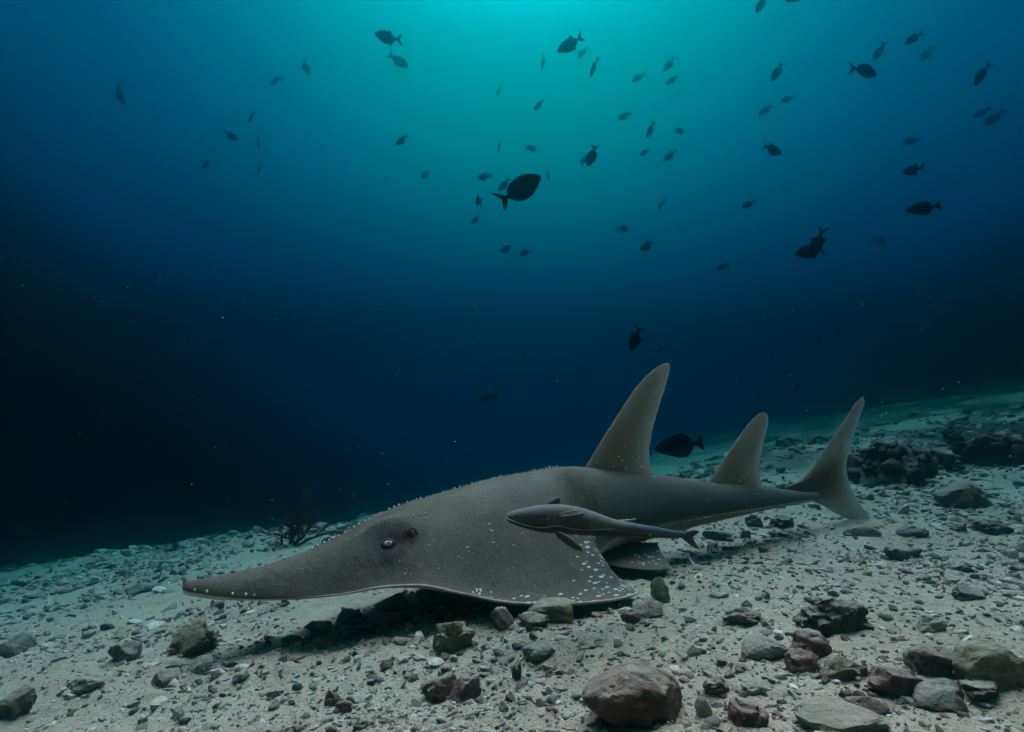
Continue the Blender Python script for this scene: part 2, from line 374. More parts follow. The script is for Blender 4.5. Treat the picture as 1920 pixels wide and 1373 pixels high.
SHORT = {'big smooth brown boulder': 'the big smooth brown boulder', 'dark lumpy rock alone': 'the dark lumpy rock', 'rounded dark olive boulder': 'the rounded olive boulder', 'low brown boulder': 'the low brown boulder',
 'reddish brown block': 'the notched reddish block', 'olive rock with dark holes': 'the holed olive rock', 'yellowish log': 'the yellowish coral log', 'mottled grey': 'the mottled grey stone', 'olive rock on the sand': 'the olive rock below the snout',
 'brown rock in the lower left': 'the brown rock in the lower left corner', 'half buried stone with a red side, the right': 'the pair of half buried red stones', 'small brown rock with pointed': 'the brown rock with pointed end',
 'upright greenish': 'the upright greenish coral chunk', 'brown stone under the lower tip': 'the stone under the tail fin tip', 'dark stone on the sand under': 'the dark stone under the tail stalk', 'flat yellowish slab': 'the flat yellowish slab',
 'dull red stone between': 'the dull red stone beside the big boulder', 'dark red crusted rock': 'the dark red crusted rock', 'dark jagged rock': 'the dark jagged rock', 'dark red pebble alone': 'the lone dark red pebble', 'pale round stone': 'the pale round stone at the shadow tip',
 'rough brown stone': 'the rough brown stone at far left', 'dark flat stone behind': 'the dark flat stone behind the snout', 'long reddish stone': 'the long reddish stone', 'grey knobbly': 'the grey knobbly stone at lower left', 'dark rock at the left': 'the dark rock at the left edge',
 'dark curved': 'the dark curved coral finger', 'brown block on': 'the brown block beyond the tail', 'grey slab': 'the grey slab right of the tail', 'grey stone between': 'the grey stone near the right edge', 'dark stone on pale': 'the dark stone near the right edge',
 'dark elongated': 'the dark elongated stone', 'grey flat fragment': 'the grey flat fragment', 'pale ring shaped': 'the pale ring shaped fragment', 'grey oval stone': 'the grey oval stone', 'dark rock in the shadow nearest': 'the dark rock near the snout shadow',
 'largest dark crumbly': 'the largest rock under the head'}
LAND = []
for nm, px, py, w, h, mt, lab, kw in ROCKS + [('', *d, '', l, {}) for d, l in zip(DARKS, DARK_LAB)]:
    for k, v_ in SHORT.items():
        if lab.startswith(k): LAND.append((px, py, v_))
ORD = ['closest', 'second closest', 'third closest', 'fourth closest', 'fifth closest', 'sixth closest', 'seventh closest', 'eighth closest', 'ninth closest', 'tenth closest']
def by_landmark(items, land, near='to'):
    """items (object, px, py, noun): name each by its rank of nearness to the closest landmark"""
    use = {}
    for o, px, py, noun in items:
        d, nm = min((math.hypot(px - a, (py - b) * 1.6), n) for a, b, n in land); use.setdefault((noun, nm), []).append((d, o))
    for (noun, nm), l in use.items():
        l.sort(key=lambda q: q[0])
        for i, (d, o) in enumerate(l):
            o['label'] = '%s %s to %s' % (noun, ORD[min(i, 9)], nm)
FRAGS = []
cnt = 0
while cnt < 300:
    px = random.uniform(-60, 1980); py = random.uniform(1000, 1400)
    if random.random() > .25 + .75 * sstep(900, 1700, px) * sstep(1150, 1330, py) + .35 * (py > 1180): continue
    Y = None
    for yy in np.geomspace(.45, 9, 160):
        p = at(px, py, yy)
        if p.z <= terrain(p.x, p.y): Y = yy; break
    if Y is None: continue
    if clump(np.array(p.x), np.array(p.y)) < random.uniform(-.5, .25): continue
    red = sstep(1180, 1330, py)
    k = random.choices(list(KINDS), [.34, .30 * red + .03, .16, .16, .14, .20])[0]
    wpx = 8 + 20 * random.random() ** 2.4 + (5 if px > 1300 and py > 1200 else 0)
    r_ = wpx * .5 * Y / FPX
    o = link(KINDS[k][0], random.choice(frag[k]))
    o.location = (p.x, p.y, tz(p.x, p.y) + r_ * .06); o.scale = (r_ * random.uniform(.8, 1.3), r_ * random.uniform(.7, 1.1), r_ * random.uniform(.45, .85))
    o.rotation_euler = (random.uniform(-.4, .4), random.uniform(-.4, .4), random.uniform(0, 6.28))
    tag(o, KINDS[k][1], 'stone' if k in ('dark', 'brown') else 'coral piece', KINDS[k][2]); cnt += 1; FRAGS.append((o, *proj(o.location), KINDS[k][1].split(' lying')[0]))

by_landmark(FRAGS, LAND)

# uncountable fine rubble, one object
def scatter(n, sub, pxr, yr, seed, name, label):
    g = np.random.default_rng(seed)
    Y = np.exp(g.uniform(math.log(yr[0]), math.log(yr[1]), n * 4)); X = g.uniform(-1.05, 1.05, n * 4) * Y * 1.15
    cl = vnoise(X * 2.3, Y * 2.3, 21) + .6 * vnoise(X * 6, Y * 6, 22) + .22 * sstep(.2, 1.2, X / Y + .3 * (1.2 - Y))
    keep = cl > g.uniform(-.55, .4, n * 4); X, Y = X[keep][:n], Y[keep][:n]; n = len(X)
    shapes = [finger(sub, seed + i)[0] if i % 3 == 0 else lumpy(sub, seed + i, .42, 1.6, True)[0] for i in range(14)]
    Fb = ICO[sub][1]; nb = len(shapes[0])
    px = pxr[0] * (pxr[1] / pxr[0]) ** (g.random(n) ** 1.8); r = np.clip(px * Y / FPX, .0012, .06)
    ang = g.uniform(0, 2 * math.pi, n); tilt = g.normal(0, .35, n)
    sh = np.stack(shapes)[g.integers(0, len(shapes), n)]                       # n,nb,3
    sh = sh * np.stack([r * g.uniform(.8, 1.6, n), r * g.uniform(.7, 1.1, n), r * g.uniform(.4, .85, n)], -1)[:, None, :]
    ct, st = np.cos(tilt)[:, None], np.sin(tilt)[:, None]
    x1 = sh[..., 0] * ct - sh[..., 2] * st; z1 = sh[..., 0] * st + sh[..., 2] * ct
    ca, sa = np.cos(ang)[:, None], np.sin(ang)[:, None]
    P = np.stack([x1 * ca - sh[..., 1] * sa + X[:, None], x1 * sa + sh[..., 1] * ca + Y[:, None], z1 + (terrain(X, Y) + r * .15)[:, None]], -1)
    F = (Fb[None] + (np.arange(n) * nb)[:, None, None]).reshape(-1, 3)
    pal = np.array([(.30, .285, .26), (.42, .40, .37), (.20, .17, .15), (.10, .085, .075), (.17, .10, .095), (.19, .18, .12), (.50, .48, .44), (.06, .055, .05)])
    pr = np.array([.22, .18, .16, .14, .08, .08, .08, .06]); ti = pal[g.choice(len(pal), n, p=pr)] * g.uniform(.75, 1.25, (n, 1))
    me = sharp(mesh_np(name, P.reshape(-1, 3), F, M_RUBBLE), 35)
    attr_col(me, 'tint', np.concatenate([np.repeat(ti, nb, 0), np.ones((n * nb, 1))], 1))
    return tag(link(name, me), label, 'rubble', kind='stuff')
scatter(11000, 2, (3.6, 12), (.5, 7), 31, 'coral_rubble', 'finger sized coral rubble strewn over the pale sand')
scatter(48000, 1, (1.5, 5.5), (.45, 6), 57, 'coral_shingle', 'fine coral shingle covering the pale sand')

# ------------------------------------------------------------------ wedgefish
TL = 2.4; TH = R(30.0); P0 = Vector((-.668, 1.25, 0))
FW = np.array([math.cos(TH), math.sin(TH)]); SD = np.array([math.sin(TH), -math.cos(TH)])   # backwards along the body; sideways to the camera
ct = [0, .004, .012, .03, .06, .09, .12, .155, .19, .24, .30, .36, .40, .46, .52, .60, .68, .75, .82, .88]
# heights of the back line and of the edge line, metres, and half widths / TL
WT = [(0, .0006), (.002, .0055), (.004, .0068), (.012, .0110), (.03, .0175), (.06, .0265), (.09, .036), (.12, .046), (.155, .064), (.19, .088), (.24, .118), (.29, .139), (.325, .147), (.346, .145), (.362, .124), (.380, .086), (.398, .062), (.44, .055), (.50, .047), (.60, .036), (.70, .027), (.80, .019), (.88, .012)]
ZC = [(0, .0335), (.001, .0375), (.002, .040), (.004, .043), (.012, .047), (.03, .052), (.06, .064), (.09, .084), (.12, .113), (.155, .148), (.19, .178), (.24, .213), (.30, .246), (.36, .268), (.40, .276), (.46, .264), (.52, .250), (.60, .236), (.68, .220), (.75, .207), (.82, .196), (.88, .186)]
ZM = [(0, .0328), (.004, .030), (.012, .026), (.03, .018), (.06, .010), (.09, .009), (.12, .012), (.155, .026), (.18, .030), (.21, .016), (.25, -.004), (.30, -.012), (.36, -.004), (.385, .03), (.41, .085), (.46, .115), (.60, .135), (.75, .150), (.88, .165)]
ZB = [(0, .0325), (.002, .026), (.012, .019), (.03, .010), (.09, .000), (.12, .002), (.155, .014), (.20, .008), (.24, -.006), (.36, -.002), (.41, .015), (.46, .04), (.52, .065), (.60, .092), (.68, .114), (.75, .132), (.82, .146), (.88, .156)]
PW = [(0, .6), (.03, .75), (.09, 1.0), (.155, 1.35), (.24, 1.55), (.34, 1.75), (.38, 1.5), (.41, .75), (.46, .55), (.88, .5)]
def f_(tab, t): return interp([a for a, b in tab], [b for a, b in tab], t)
EYE_T, EYE_Q = .165, .40
def body_pt(t, q, under=False):
    """t along the body, q across (-1..1, +1 the side towards the camera)"""
    t = np.asarray(t, float); q = np.asarray(q, float)
    w = f_(WT, t) * TL; zc, zm, zb, p = f_(ZC, t), f_(ZM, t), f_(ZB, t), f_(PW, t)
    wing = sstep(.15, .30, t) * (1 - sstep(.37, .41, t))
    sweep = TL * .026 * np.abs(q) ** 3 * sstep(.25, .345, t) * (1 - sstep(.357, .395, t))
    s = t * TL + sweep
    a = np.clip(1 - q * q, 0, 1)
    zm_ = np.where(q < 0, zm + .015, zm)
    if not under:
        z = zm_ + (zc - zm_) * a ** p
        s2 = q * w
        z = z + a * (.010 * vnoise(s * 6.5, s2 * 7.5, 61) + .0045 * vnoise(s * 19, s2 * 23, 62)) * sstep(.02, .12, t)
        z = z + .011 * np.exp(-((t - EYE_T) / .020) ** 2 - ((np.abs(q) - EYE_Q + .10) / .10) ** 2)          # brow over each eye
        z = z - .008 * np.exp(-((t - EYE_T - .005) / .016) ** 2 - ((np.abs(q) - EYE_Q - .14) / .09) ** 2)   # hollow below it
    else:
        z = zm_ - .006 * a ** .5 + (np.minimum(zb, zm_ + .02) - zm_) * a ** .8
    x = P0.x + s * FW[0] + q * w * SD[0]; y = P0.y + s * FW[1] + q * w * SD[1]
    y = y + 0 * x
    return np.stack(np.broadcast_arrays(x, y, z), -1)
wedge = tag(empty('wedgefish', (0, 1.6, 0)), 'grey brown wedgefish with long pointed snout and white spotted fins resting on the seabed', 'wedgefish')
WB = np.array(wedge.location)

# skin
km = Mat('wedgefish_skin', .62, .25); co = km.coord()
A = km.attr('under')['Fac']; B = km.attr('edge')['Fac']; Sx = km.attr('spot')['Fac']; Dk = km.attr('dark')['Fac']; BL = km.attr('slate')['Fac']
n1 = km.noise(co, 9, 7, .68); n2 = km.noise(co, 260, 3, .7); n3 = km.noise(co, 40, 4, .6)
c = km.ramp(n1.outputs[0], [(.34, (.030, .023, .016)), (.5, (.064, .048, .034)), (.64, (.108, .083, .060))])
c = km.mix(.5, c, km.ramp(n2.outputs[0], [(.35, (.022, .018, .014)), (.65, (.125, .104, .080))]))
nb = km.noise(co, 55, 6, .75)
c = km.mix(km.ramp(nb.outputs[0], [(.54, (0, 0, 0)), (.68, (.6, .6, .6))]), c, (.15, .128, .102))
c = km.mix(km.ramp(nb.outputs[0], [(.32, (.7, .7, .7)), (.45, (0, 0, 0))]), c, (.026, .021, .016))
c = km.mix(BL, c, (.050, .058, .056))
c = km.mix(Dk, c, (.010, .007, .007))
uv = km.n('ShaderNodeUVMap', uv_map='skin').outputs[0]
mp = km.n('ShaderNodeMapping'); mp.inputs['Scale'].default_value = (1.0, 2.7, 1); mp.inputs['Rotation'].default_value = (0, 0, .5); km.l(uv, mp.inputs['Vector'])
vo = km.n('ShaderNodeTexVoronoi', _Scale=56.0, _Randomness=.55); km.l(mp.outputs[0], vo.inputs['Vector'])
scs = km.n('ShaderNodeSeparateColor'); km.l(vo.outputs['Color'], scs.inputs[0])
rad = km.math('MULTIPLY', Sx, km.math('ADD', km.math('MULTIPLY', scs.outputs[0], .20), .22))
spot = km.math('MULTIPLY', km.math('SUBTRACT', rad, vo.outputs['Distance'], True), 14.0, True)
c = km.mix(spot, c, (.58, .62, .64))
vo2 = km.n('ShaderNodeTexVoronoi', _Scale=24.0, _Randomness=1.0); nn = km.noise(co, 90, 2, .5)
ad = km.n('ShaderNodeVectorMath', operation='SCALE', _Scale=.055); km.l(nn.outputs['Color'], ad.inputs[0])
ad2 = km.n('ShaderNodeVectorMath', operation='ADD'); km.l(ad.outputs[0], ad2.inputs[0]); km.l(uv, ad2.inputs[1]); km.l(ad2.outputs[0], vo2.inputs['Vector'])
sep = km.n('ShaderNodeSeparateColor'); km.l(vo2.outputs['Color'], sep.inputs[0])
pick = km.math('GREATER_THAN', sep.outputs[0], .72)
scar = km.math('MULTIPLY', km.math('LESS_THAN', vo2.outputs['Distance'], km.math('MULTIPLY', km.attr('scar')['Fac'], .14)), pick)
c = km.mix(scar, c, (.72, .74, .74))
c = km.mix(B, c, (.42, .30, .28))
c = km.mix(A, c, (.50, .46, .43))
km.color(c)
b = km.bump(n2.outputs[0], .45, .0025); b = km.bump(nb.outputs[0], .45, .006, b); km.normal(b)
M_SKIN = km.m

nt_, nq = 420, 121
tt = np.concatenate([.02 * np.linspace(0, 1, 32)[:-1] ** 2, np.linspace(.02, .34, 170)[:-1], np.linspace(.34, .42, 90)[:-1], np.linspace(.42, .88, 120)])
qq = np.sin(np.linspace(-math.pi / 2, math.pi / 2, nq))
T, Q = np.meshgrid(tt, qq, indexing='ij')
top = body_pt(T, Q); bot = body_pt(T, Q[:, ::-1], True)
ring = np.concatenate([top, bot[:, 1:-1]], 1); Tr = np.concatenate([T, T[:, 1:-1]], 1); Qr = np.concatenate([Q, Q[:, ::-1][:, 1:-1]], 1)
un = np.concatenate([np.zeros_like(T), np.ones_like(T[:, 1:-1])], 1)
nr = ring.shape[1]
me = mesh_np('body', ring.reshape(-1, 3) - WB, grid_faces(len(tt), nr, True), M_SKIN)
aq = np.abs(Qr)
attr(me, 'under', un * sstep(.0, .06, 1 - aq) * (1 - .8 * sstep(.40, .46, Tr)))
attr(me, 'edge', (1 - un) * sstep(.985, .997, aq) * sstep(.10, .16, Tr) * (1 - sstep(.39, .41, Tr)) * .9)
pec = sstep(.285, .335, Tr + .05 * (aq - .8) * 2) * sstep(.52, .66, aq) * (1 - sstep(.39, .40, Tr)) + sstep(.88, .93, aq) * sstep(.20, .26, Tr) * (1 - sstep(.39, .40, Tr))
attr(me, 'spot', np.clip(pec, 0, 1) * (1 - un))
attr(me, 'scar', sstep(.14, .19, Tr) * (1 - sstep(.27, .32, Tr)) * (Qr > .15) * (1 - un))
attr(me, 'slate', .75 * sstep(.40, .46, Tr) * sstep(.25, .8, aq) * (1 - un))
attr(me, 'dark', np.zeros_like(Tr))
uvl = me.uv_layers.new(name='skin'); li = np.empty(len(me.loops), np.int32); me.loops.foreach_get('vertex_index', li)
UVv = np.stack([Tr * TL, Qr * f_(WT, Tr) * TL], -1).reshape(-1, 2); uvl.data.foreach_set('uv', UVv[li].astype(np.float32).ravel())
body_me = me
link('body', me, wedge)

def surf(px, py, trange=(.05, .45), qrange=(-.2, 1)):
    """the point of the flank that shows at a place of the frame, with its normal"""
    t, q = np.meshgrid(np.linspace(*trange, 160), np.linspace(*qrange, 120), indexing='ij'); P = body_pt(t, q)
    dep = P[..., 1] * CP + (P[..., 2] - CAM.z) * SP; sx = 960 + FPX * P[..., 0] / dep
    sy = 686.5 - FPX * (-P[..., 1] * SP + (P[..., 2] - CAM.z) * CP) / dep
    i = np.unravel_index(np.argmin((sx - px) ** 2 + (sy - py) ** 2), sx.shape)
    return surf_tq(t[i], q[i])
def surf_tq(t, q):
    e = 1e-3; p = body_pt(t, q); a = body_pt(t + e, q) - body_pt(t - e, q); b_ = body_pt(t, min(q + e, .999)) - body_pt(t, q - e)
    n_ = Vector(np.cross(b_, a)).normalized()
    if n_.z < 0: n_ = -n_
    return Vector(p), n_, Vector(a).normalized(), (t, q)

# darker patch round eye and spiracle belongs to the skin
pe, ne, te, tqe = surf(726, 1021); psx, ns_, ts_, tqs = surf(768, 1001)
Pw = ring
d1 = np.linalg.norm(Pw - np.array(pe), axis=-1); d2 = np.linalg.norm(Pw - np.array(psx), axis=-1)
pl = surf(735, 1040)[0]; d3 = np.linalg.norm(Pw - np.array(pl), axis=-1)
nz = vnoise(Tr * TL * 60, Qr * 12, 40) * .02
dk = np.clip(.9 * (1 - sstep(.018, .062, d1 + nz * 1.5)) + .8 * (1 - sstep(.010, .060, d3 + nz * 1.8)) + .7 * (1 - sstep(.012, .048, d2 + nz)), 0, .9)
body_me.attributes['dark'].data.foreach_set('value', dk.astype(np.float32).ravel())

def frame_mat(p, n_, t_):
    b_ = n_.cross(t_).normalized(); t2 = b_.cross(n_).normalized()
    return Matrix((t2, b_, n_)).transposed().to_4x4(), p
def ellipsoid(name, p, n_, t_, rx, ry, rz, mat, parent, off=0.0, sub=3, base=WB, shift=(0, 0)):
    M, _ = frame_mat(p, n_, t_)
    V, F = ICO[sub]; V = V * np.array([rx, ry, rz]) + np.array([shift[0], shift[1], off])
    V = V @ np.array(M.to_3x3()).T + np.array(p) - np.array(base)
    return link(name, mesh_np(name, V, F, mat), parent)
M_LID = plain('eyelid_skin', (.060, .046, .040), .6, .3, .25, 120)
M_IRIS = plain('pale_iris', (.78, .66, .66), .35, .5, .15, 300)
M_BLACK = plain('pupil_black', (.008, .008, .009), .2, .5, .1)
M_MAROON = plain('spiracle_flesh', (.085, .022, .028), .6, .3, .5, 150)
M_THORN = plain('white_thorn', (.78, .79, .78), .5, .4, .08)
view = (CAM - pe).normalized(); nn_ = (ne * .45 + view * .65).normalized()
eye = ellipsoid('eye', pe, nn_, te, .0165, .0112, .008, M_LID, wedge)
ellipsoid('iris', pe, nn_, te, .0100, .0056, .0048, M_IRIS, eye, .0050)
ellipsoid('pupil', pe, nn_, te, .0040, .0024, .0026, M_BLACK, eye, .0080, shift=(0.001, .0014))
# lid as a hood over the eye
def ring_tube(name, p, n_, t_, rx, ry, rt, mat, parent, a0=0, a1=2 * math.pi, off=0, n=36, k=8):
    M, _ = frame_mat(p, n_, t_); M = np.array(M.to_3x3()); V = []
    full = abs(a1 - a0 - 2 * math.pi) < 1e-6
    for i in range(n):
        a = a0 + (a1 - a0) * i / (n if full else n - 1); r_ = rt * (1 if full else max(.12, math.sin(math.pi * i / (n - 1)) ** .5))
        cx = np.array([rx * math.cos(a), ry * math.sin(a), off]); ro = np.array([math.cos(a), math.sin(a), 0])
        for j in range(k):
            b2 = 2 * math.pi * j / k; V.append(cx + r_ * (math.cos(b2) * ro + math.sin(b2) * np.array([0, 0, 1])))
    V = np.array(V) @ M.T + np.array(p) - WB
    F = grid_faces(n + 1 if full else n, k, True) % (n * k) if full else grid_faces(n, k, True)
    return link(name, mesh_np(name, V, F, mat), parent)
ring_tube('eyelid', pe, nn_, te, .0122, .0078, .0026, M_LID, eye, off=.0045)
view2 = (CAM - psx).normalized(); nsv = (ns_ * .5 + view2 * .6).normalized()
sp_ = ellipsoid('spiracle', psx, nsv, ts_, .0150, .0125, .003, M_MAROON, wedge, .001)
ring_tube('rim', psx, nsv, ts_, .0150, .0125, .0028, M_LID, sp_, off=.001)
for k_, (dx, dy) in enumerate(((-.005, .003), (.004, -.002), (.0, .007))):
    ellipsoid('fold', psx, nsv, (ts_ + ne * .3 * (k_ - 1)).normalized(), .0035, .009, .0035, M_MAROON, sp_, .0035, 2, shift=(dx, dy))

# thorns
def thorn_row(pts, r_, label=None):
    V0, F0 = ICO[1]; Vs, Fs = [], []
    for i, (p, n_) in enumerate(pts):
        rr = r_ * random.uniform(.6, 1.25); Vs.append(V0 * rr * np.array([1, 1, 1.25]) + np.array(p) + np.array(n_) * rr * .5 - WB); Fs.append(F0 + i * len(V0))
    return tag(link('thorn_row', mesh_np('thorn_row', np.concatenate(Vs), np.concatenate(Fs), M_THORN), wedge), kind='stuff')
def row(t0, t1, q0, q1, n, gap=.15):
    out = []
    for i in range(n):
        if random.random() < gap: continue
        a = (i + random.uniform(-.2, .2)) / (n - 1); s = surf_tq(t0 + (t1 - t0) * a, q0 + (q1 - q0) * a); out.append((s[0], s[1]))
    return out
thorn_row(row(.105, .385, -.03, -.03, 58), .0023)
thorn_row(row(.135, .205, .30, .30, 14), .0020)
thorn_row(row(.225, .285, .20, .19, 15, .1), .0020)
thorn_row(row(.252, .262, .42, .42, 4, 0), .0018)
thorn_row([(Vector(body_pt(t, .93, True)), Vector((.4, -.7, -.3))) for t in np.linspace(.47, .85, 60)], .0026)
thorn_row(row(.01, .055, .96, .96, 6, .2), .0024)

M_RIM = plain('pale_pink_rim', (.40, .27, .245), .6, .25, .3, 70)
def rim_line(sg):
    ts = np.linspace(.085, .372, 120); P = [body_pt(t, sg * .9995) + np.array([0, 0, -.001]) for t in ts]
    r_ = [.0030 * min(1, (i + 2) / 30) * (1 if i < 112 else (120 - i) / 9 + .1) for i in range(120)]
    return tube('fin_rim', P, r_, M_RIM, wedge, WB, 8)
def tube(name, pts, rad, mat, parent, base, k=8):
    P = np.array(pts, float); n = len(P); V = []
    for i in range(n):
        d = Vector(P[min(i + 1, n - 1)] - P[max(i - 1, 0)]).normalized(); a = d.orthogonal().normalized(); b_ = d.cross(a)
        r_ = rad[i] if hasattr(rad, '__len__') else rad
        for j in range(k):
            f = 2 * math.pi * j / k; V.append(P[i] + r_ * (math.cos(f) * np.array(a) + math.sin(f) * np.array(b_)))
    return link(name, mesh_np(name, np.array(V) - np.array(base), grid_faces(n, k, True), mat), parent)
rim_line(1); rim_line(-1)
M_SCAR = plain('pale_scar', (.60, .62, .62), .7, .2, .15, 200)
def scars():
    r = random.Random(11); V0, F0 = ICO[2]; Vs, Fs = [], []
    spots = [(803, 1021, 5), (812, 1016, 4), (847, 1039, 4), (862, 1043, 6), (866, 1048, 4), (869, 1036, 3), (880, 1034, 5), (885, 1038, 3), (905, 984, 4), (918, 981, 7), (930, 984, 3), (922, 993, 8), (922, 1010, 4), (926, 1018, 7), (932, 1024, 4),
             (877, 1026, 7), (961, 1022, 8), (941, 1036, 4), (797, 970, 5), (850, 973, 3), (824, 1064, 4), (833, 1061, 4), (851, 1066, 4), (800, 1072, 3), (790, 1064, 3), (980, 1001, 5), (893, 968, 3), (906, 970, 3), (1070, 1040, 4), (1005, 1098, 5), (840, 1020, 3), (880, 1000, 2.5), (760, 1045, 3), (748, 1052, 3), (770, 1038, 3), (815, 1050, 3)]
    for i, (px, py, w) in enumerate(spots):
        p, n_, t_, tq = surf(px, py); M, _ = frame_mat(p, n_, (t_ + Vector((r.gauss(0, .6), 0, r.gauss(0, .6)))).normalized()); M = np.array(M.to_3x3()); k = w * .00042
        Vs.append((V0 * np.array([k * r.uniform(.8, 1.5), k * r.uniform(.4, .8), .0009])) @ M.T + np.array(p) - WB); Fs.append(F0 + i * len(V0))
    return tag(link('scar', mesh_np('scar', np.concatenate(Vs), np.concatenate(Fs), M_SCAR), wedge), kind='stuff')
scars()

# fins
fm = Mat('wedgefish_fin', .65, .2); co = fm.coord(); n1 = fm.noise(co, 14, 4, .6); n2 = fm.noise(co, 240, 3, .7)
c = fm.ramp(n1.outputs[0], [(.35, (.062, .048, .037)), (.65, (.102, .079, .062))])
c = fm.mix(.4, c, fm.ramp(n2.outputs[0], [(.35, (.030, .023, .018)), (.65, (.150, .118, .094))]))
vo = fm.n('ShaderNodeTexVoronoi', _Scale=66.0, _Randomness=.7); fuv = fm.n('ShaderNodeUVMap', uv_map='skin').outputs[0]; fmp = fm.n('ShaderNodeMapping'); fmp.inputs['Scale'].default_value = (1, 1.5, 1); fm.l(fuv, fmp.inputs['Vector']); fm.l(fmp.outputs[0], vo.inputs['Vector'])
sc_ = fm.n('ShaderNodeSeparateColor'); fm.l(vo.outputs['Color'], sc_.inputs[0])
spot = fm.math('LESS_THAN', vo.outputs['Distance'], fm.math('MULTIPLY', fm.attr('spot')['Fac'], fm.math('ADD', fm.math('MULTIPLY', sc_.outputs[1], .26), .10)))
c = fm.mix(spot, c, (.74, .78, .78)); fm.color(c); fm.normal(fm.bump(n2.outputs[0], .25, .0015))
fm.b.inputs['Subsurface Weight'].default_value = .2; fm.b.inputs['Subsurface Scale'].default_value = .09
fm.b.inputs['Subsurface Radius'].default_value = (1.0, .8, .65)
M_FIN = fm.m
def fin_pts(fn, lead, trail, thick, name, parent, spotf, nv=90, nc=22, tipr=.0):
    """loft from leading to trailing edge; lead/trail are lists of 2-D points, fn lifts (a, b, side offset) into the place"""
    lead, trail = np.array(lead, float), np.array(trail, float)
    def along(P, v):
        d = np.concatenate([[0], np.cumsum(np.linalg.norm(np.diff(P, axis=0), axis=1))]); d /= d[-1]
        return np.stack([interp(d, P[:, 0], v), interp(d, P[:, 1], v)], -1)
    v = np.linspace(0, 1, nv); Lp, Tp = along(lead, v), along(trail, v)
    Tp = Tp + (.0035 * vnoise(v * 34, v * 0 + len(name), 71) + .0022 * vnoise(v * 90, v * 0 + len(name), 72))[:, None] * np.array([1.0, .3]) * (v > .12)[:, None]
    Lp = Lp + (.0030 * vnoise(v * 28, v * 0 + len(name), 73))[:, None] * np.array([1.0, .3]) * (v > .12)[:, None]
    s_ = (1 - np.cos(np.linspace(0, math.pi, nc))) / 2
    prof = 1.9 * np.sqrt(s_) * (1 - s_) ** 1.05 + .03 * np.sin(s_ * math.pi)
    Vt, uvs, sp = [], [], []
    for side in (1, -1):
        for i in range(nv):
            pass
    P2 = Lp[:, None, :] * (1 - s_)[None, :, None] + Tp[:, None, :] * s_[None, :, None]
    th = thick(v)[:, None] * prof[None, :]
    up = fn(P2[..., 0], P2[..., 1], th); dn = fn(P2[..., 0], P2[..., 1], -th)
    ringp = np.concatenate([up, dn[:, ::-1][:, 1:-1]], 1)
    uvr = np.concatenate([P2, P2[:, ::-1][:, 1:-1]], 1)
    vv = np.broadcast_to(v[:, None], (nv, nc)); ss = np.broadcast_to(s_[None], (nv, nc))
    sf = spotf(vv, ss); sf = np.concatenate([sf, sf[:, ::-1][:, 1:-1]], 1)
    k = ringp.shape[1]
    me = mesh_np(name, ringp.reshape(-1, 3) - WB, grid_faces(nv, k, True), M_FIN)
    attr(me, 'spot', sf)
    uvl = me.uv_layers.new(name='skin'); li = np.empty(len(me.loops), np.int32); me.loops.foreach_get('vertex_index', li)
    uvl.data.foreach_set('uv', uvr.reshape(-1, 2)[li].astype(np.float32).ravel())
    return link(name, me, parent)
LEAN = 0.03
def mid(a, b, o):      # a metres from the snout along the body, b height
    return np.stack(np.broadcast_arrays(P0.x + a * FW[0] + o * SD[0], P0.y + a * FW[1] + o * SD[1], b), -1)
def from_px(pts, tdefault=None):
    """read a frame outline back onto the fish's own middle plane"""
    out = []
    for px, py in pts:
        cx, cy = (px - 960) / FPX, (686.5 - py) / FPX; d = (cx, CP - cy * SP, SP + cy * CP)
        # CAM + k d on the plane through P0 along FW: (x-P0x)*FW[1] - (y-P0y)*FW[0] = 0
        k = (P0.x * FW[1] - P0.y * FW[0]) / (d[0] * FW[1] - d[1] * FW[0])
        x, y, z = d[0] * k, d[1] * k, CAM.z + d[2] * k
        out.append(((x - P0.x) * FW[0] + (y - P0.y) * FW[1], z))
    return out
# first dorsal
fin_pts(mid, from_px([(1082, 898), (1100, 872), (1124, 832), (1160, 776), (1195, 724), (1225, 694), (1246, 682), (1254, 681)]),
        from_px([(1228, 912), (1221, 882), (1216, 862), (1222, 815), (1232, 775), (1246, 730), (1256, 692), (1257, 684)]),
        lambda v: .006 * (1 - v) ** .8 + .001, 'first_dorsal_fin', wedge,
        lambda v, s: (1 - sstep(.12, .42, v)) * sstep(.25, .42, s) * (1 - sstep(.86, .97, s)) * .9)
fin_pts(mid, from_px([(1318, 920), (1333, 897), (1352, 868), (1382, 824), (1408, 790), (1424, 776), (1432, 773)]),
        from_px([(1434, 924), (1427, 902), (1424, 884), (1428, 850), (1434, 820), (1441, 788), (1439, 777)]),
        lambda v: .005 * (1 - v) ** .8 + .001, 'second_dorsal_fin', wedge,
        lambda v, s: (1 - sstep(.12, .36, v)) * sstep(.25, .42, s) * (1 - sstep(.8, .95, s)) * .8)
# tail fin, lower tip to upper tip
fin_pts(mid, from_px([(1637, 986), (1612, 981), (1566, 962), (1530, 940), (1500, 922), (1470, 915), (1492, 905), (1514, 888), (1548, 840), (1585, 785), (1608, 752), (1616, 744)]),
        from_px([(1643, 985), (1630, 968), (1612, 944), (1598, 918), (1590, 898), (1587, 880), (1588, 862), (1594, 838), (1604, 806), (1614, 775), (1621, 752), (1619, 745)]),
        lambda v: .002 + .011 * np.exp(-((v - .45) / .12) ** 2), 'tail_fin', wedge,
        lambda v, s: .45 * (sstep(.50, .56, v) * (1 - sstep(.66, .75, v))) * sstep(.3, .5, s) * (1 - sstep(.7, .85, s)), nv=120)
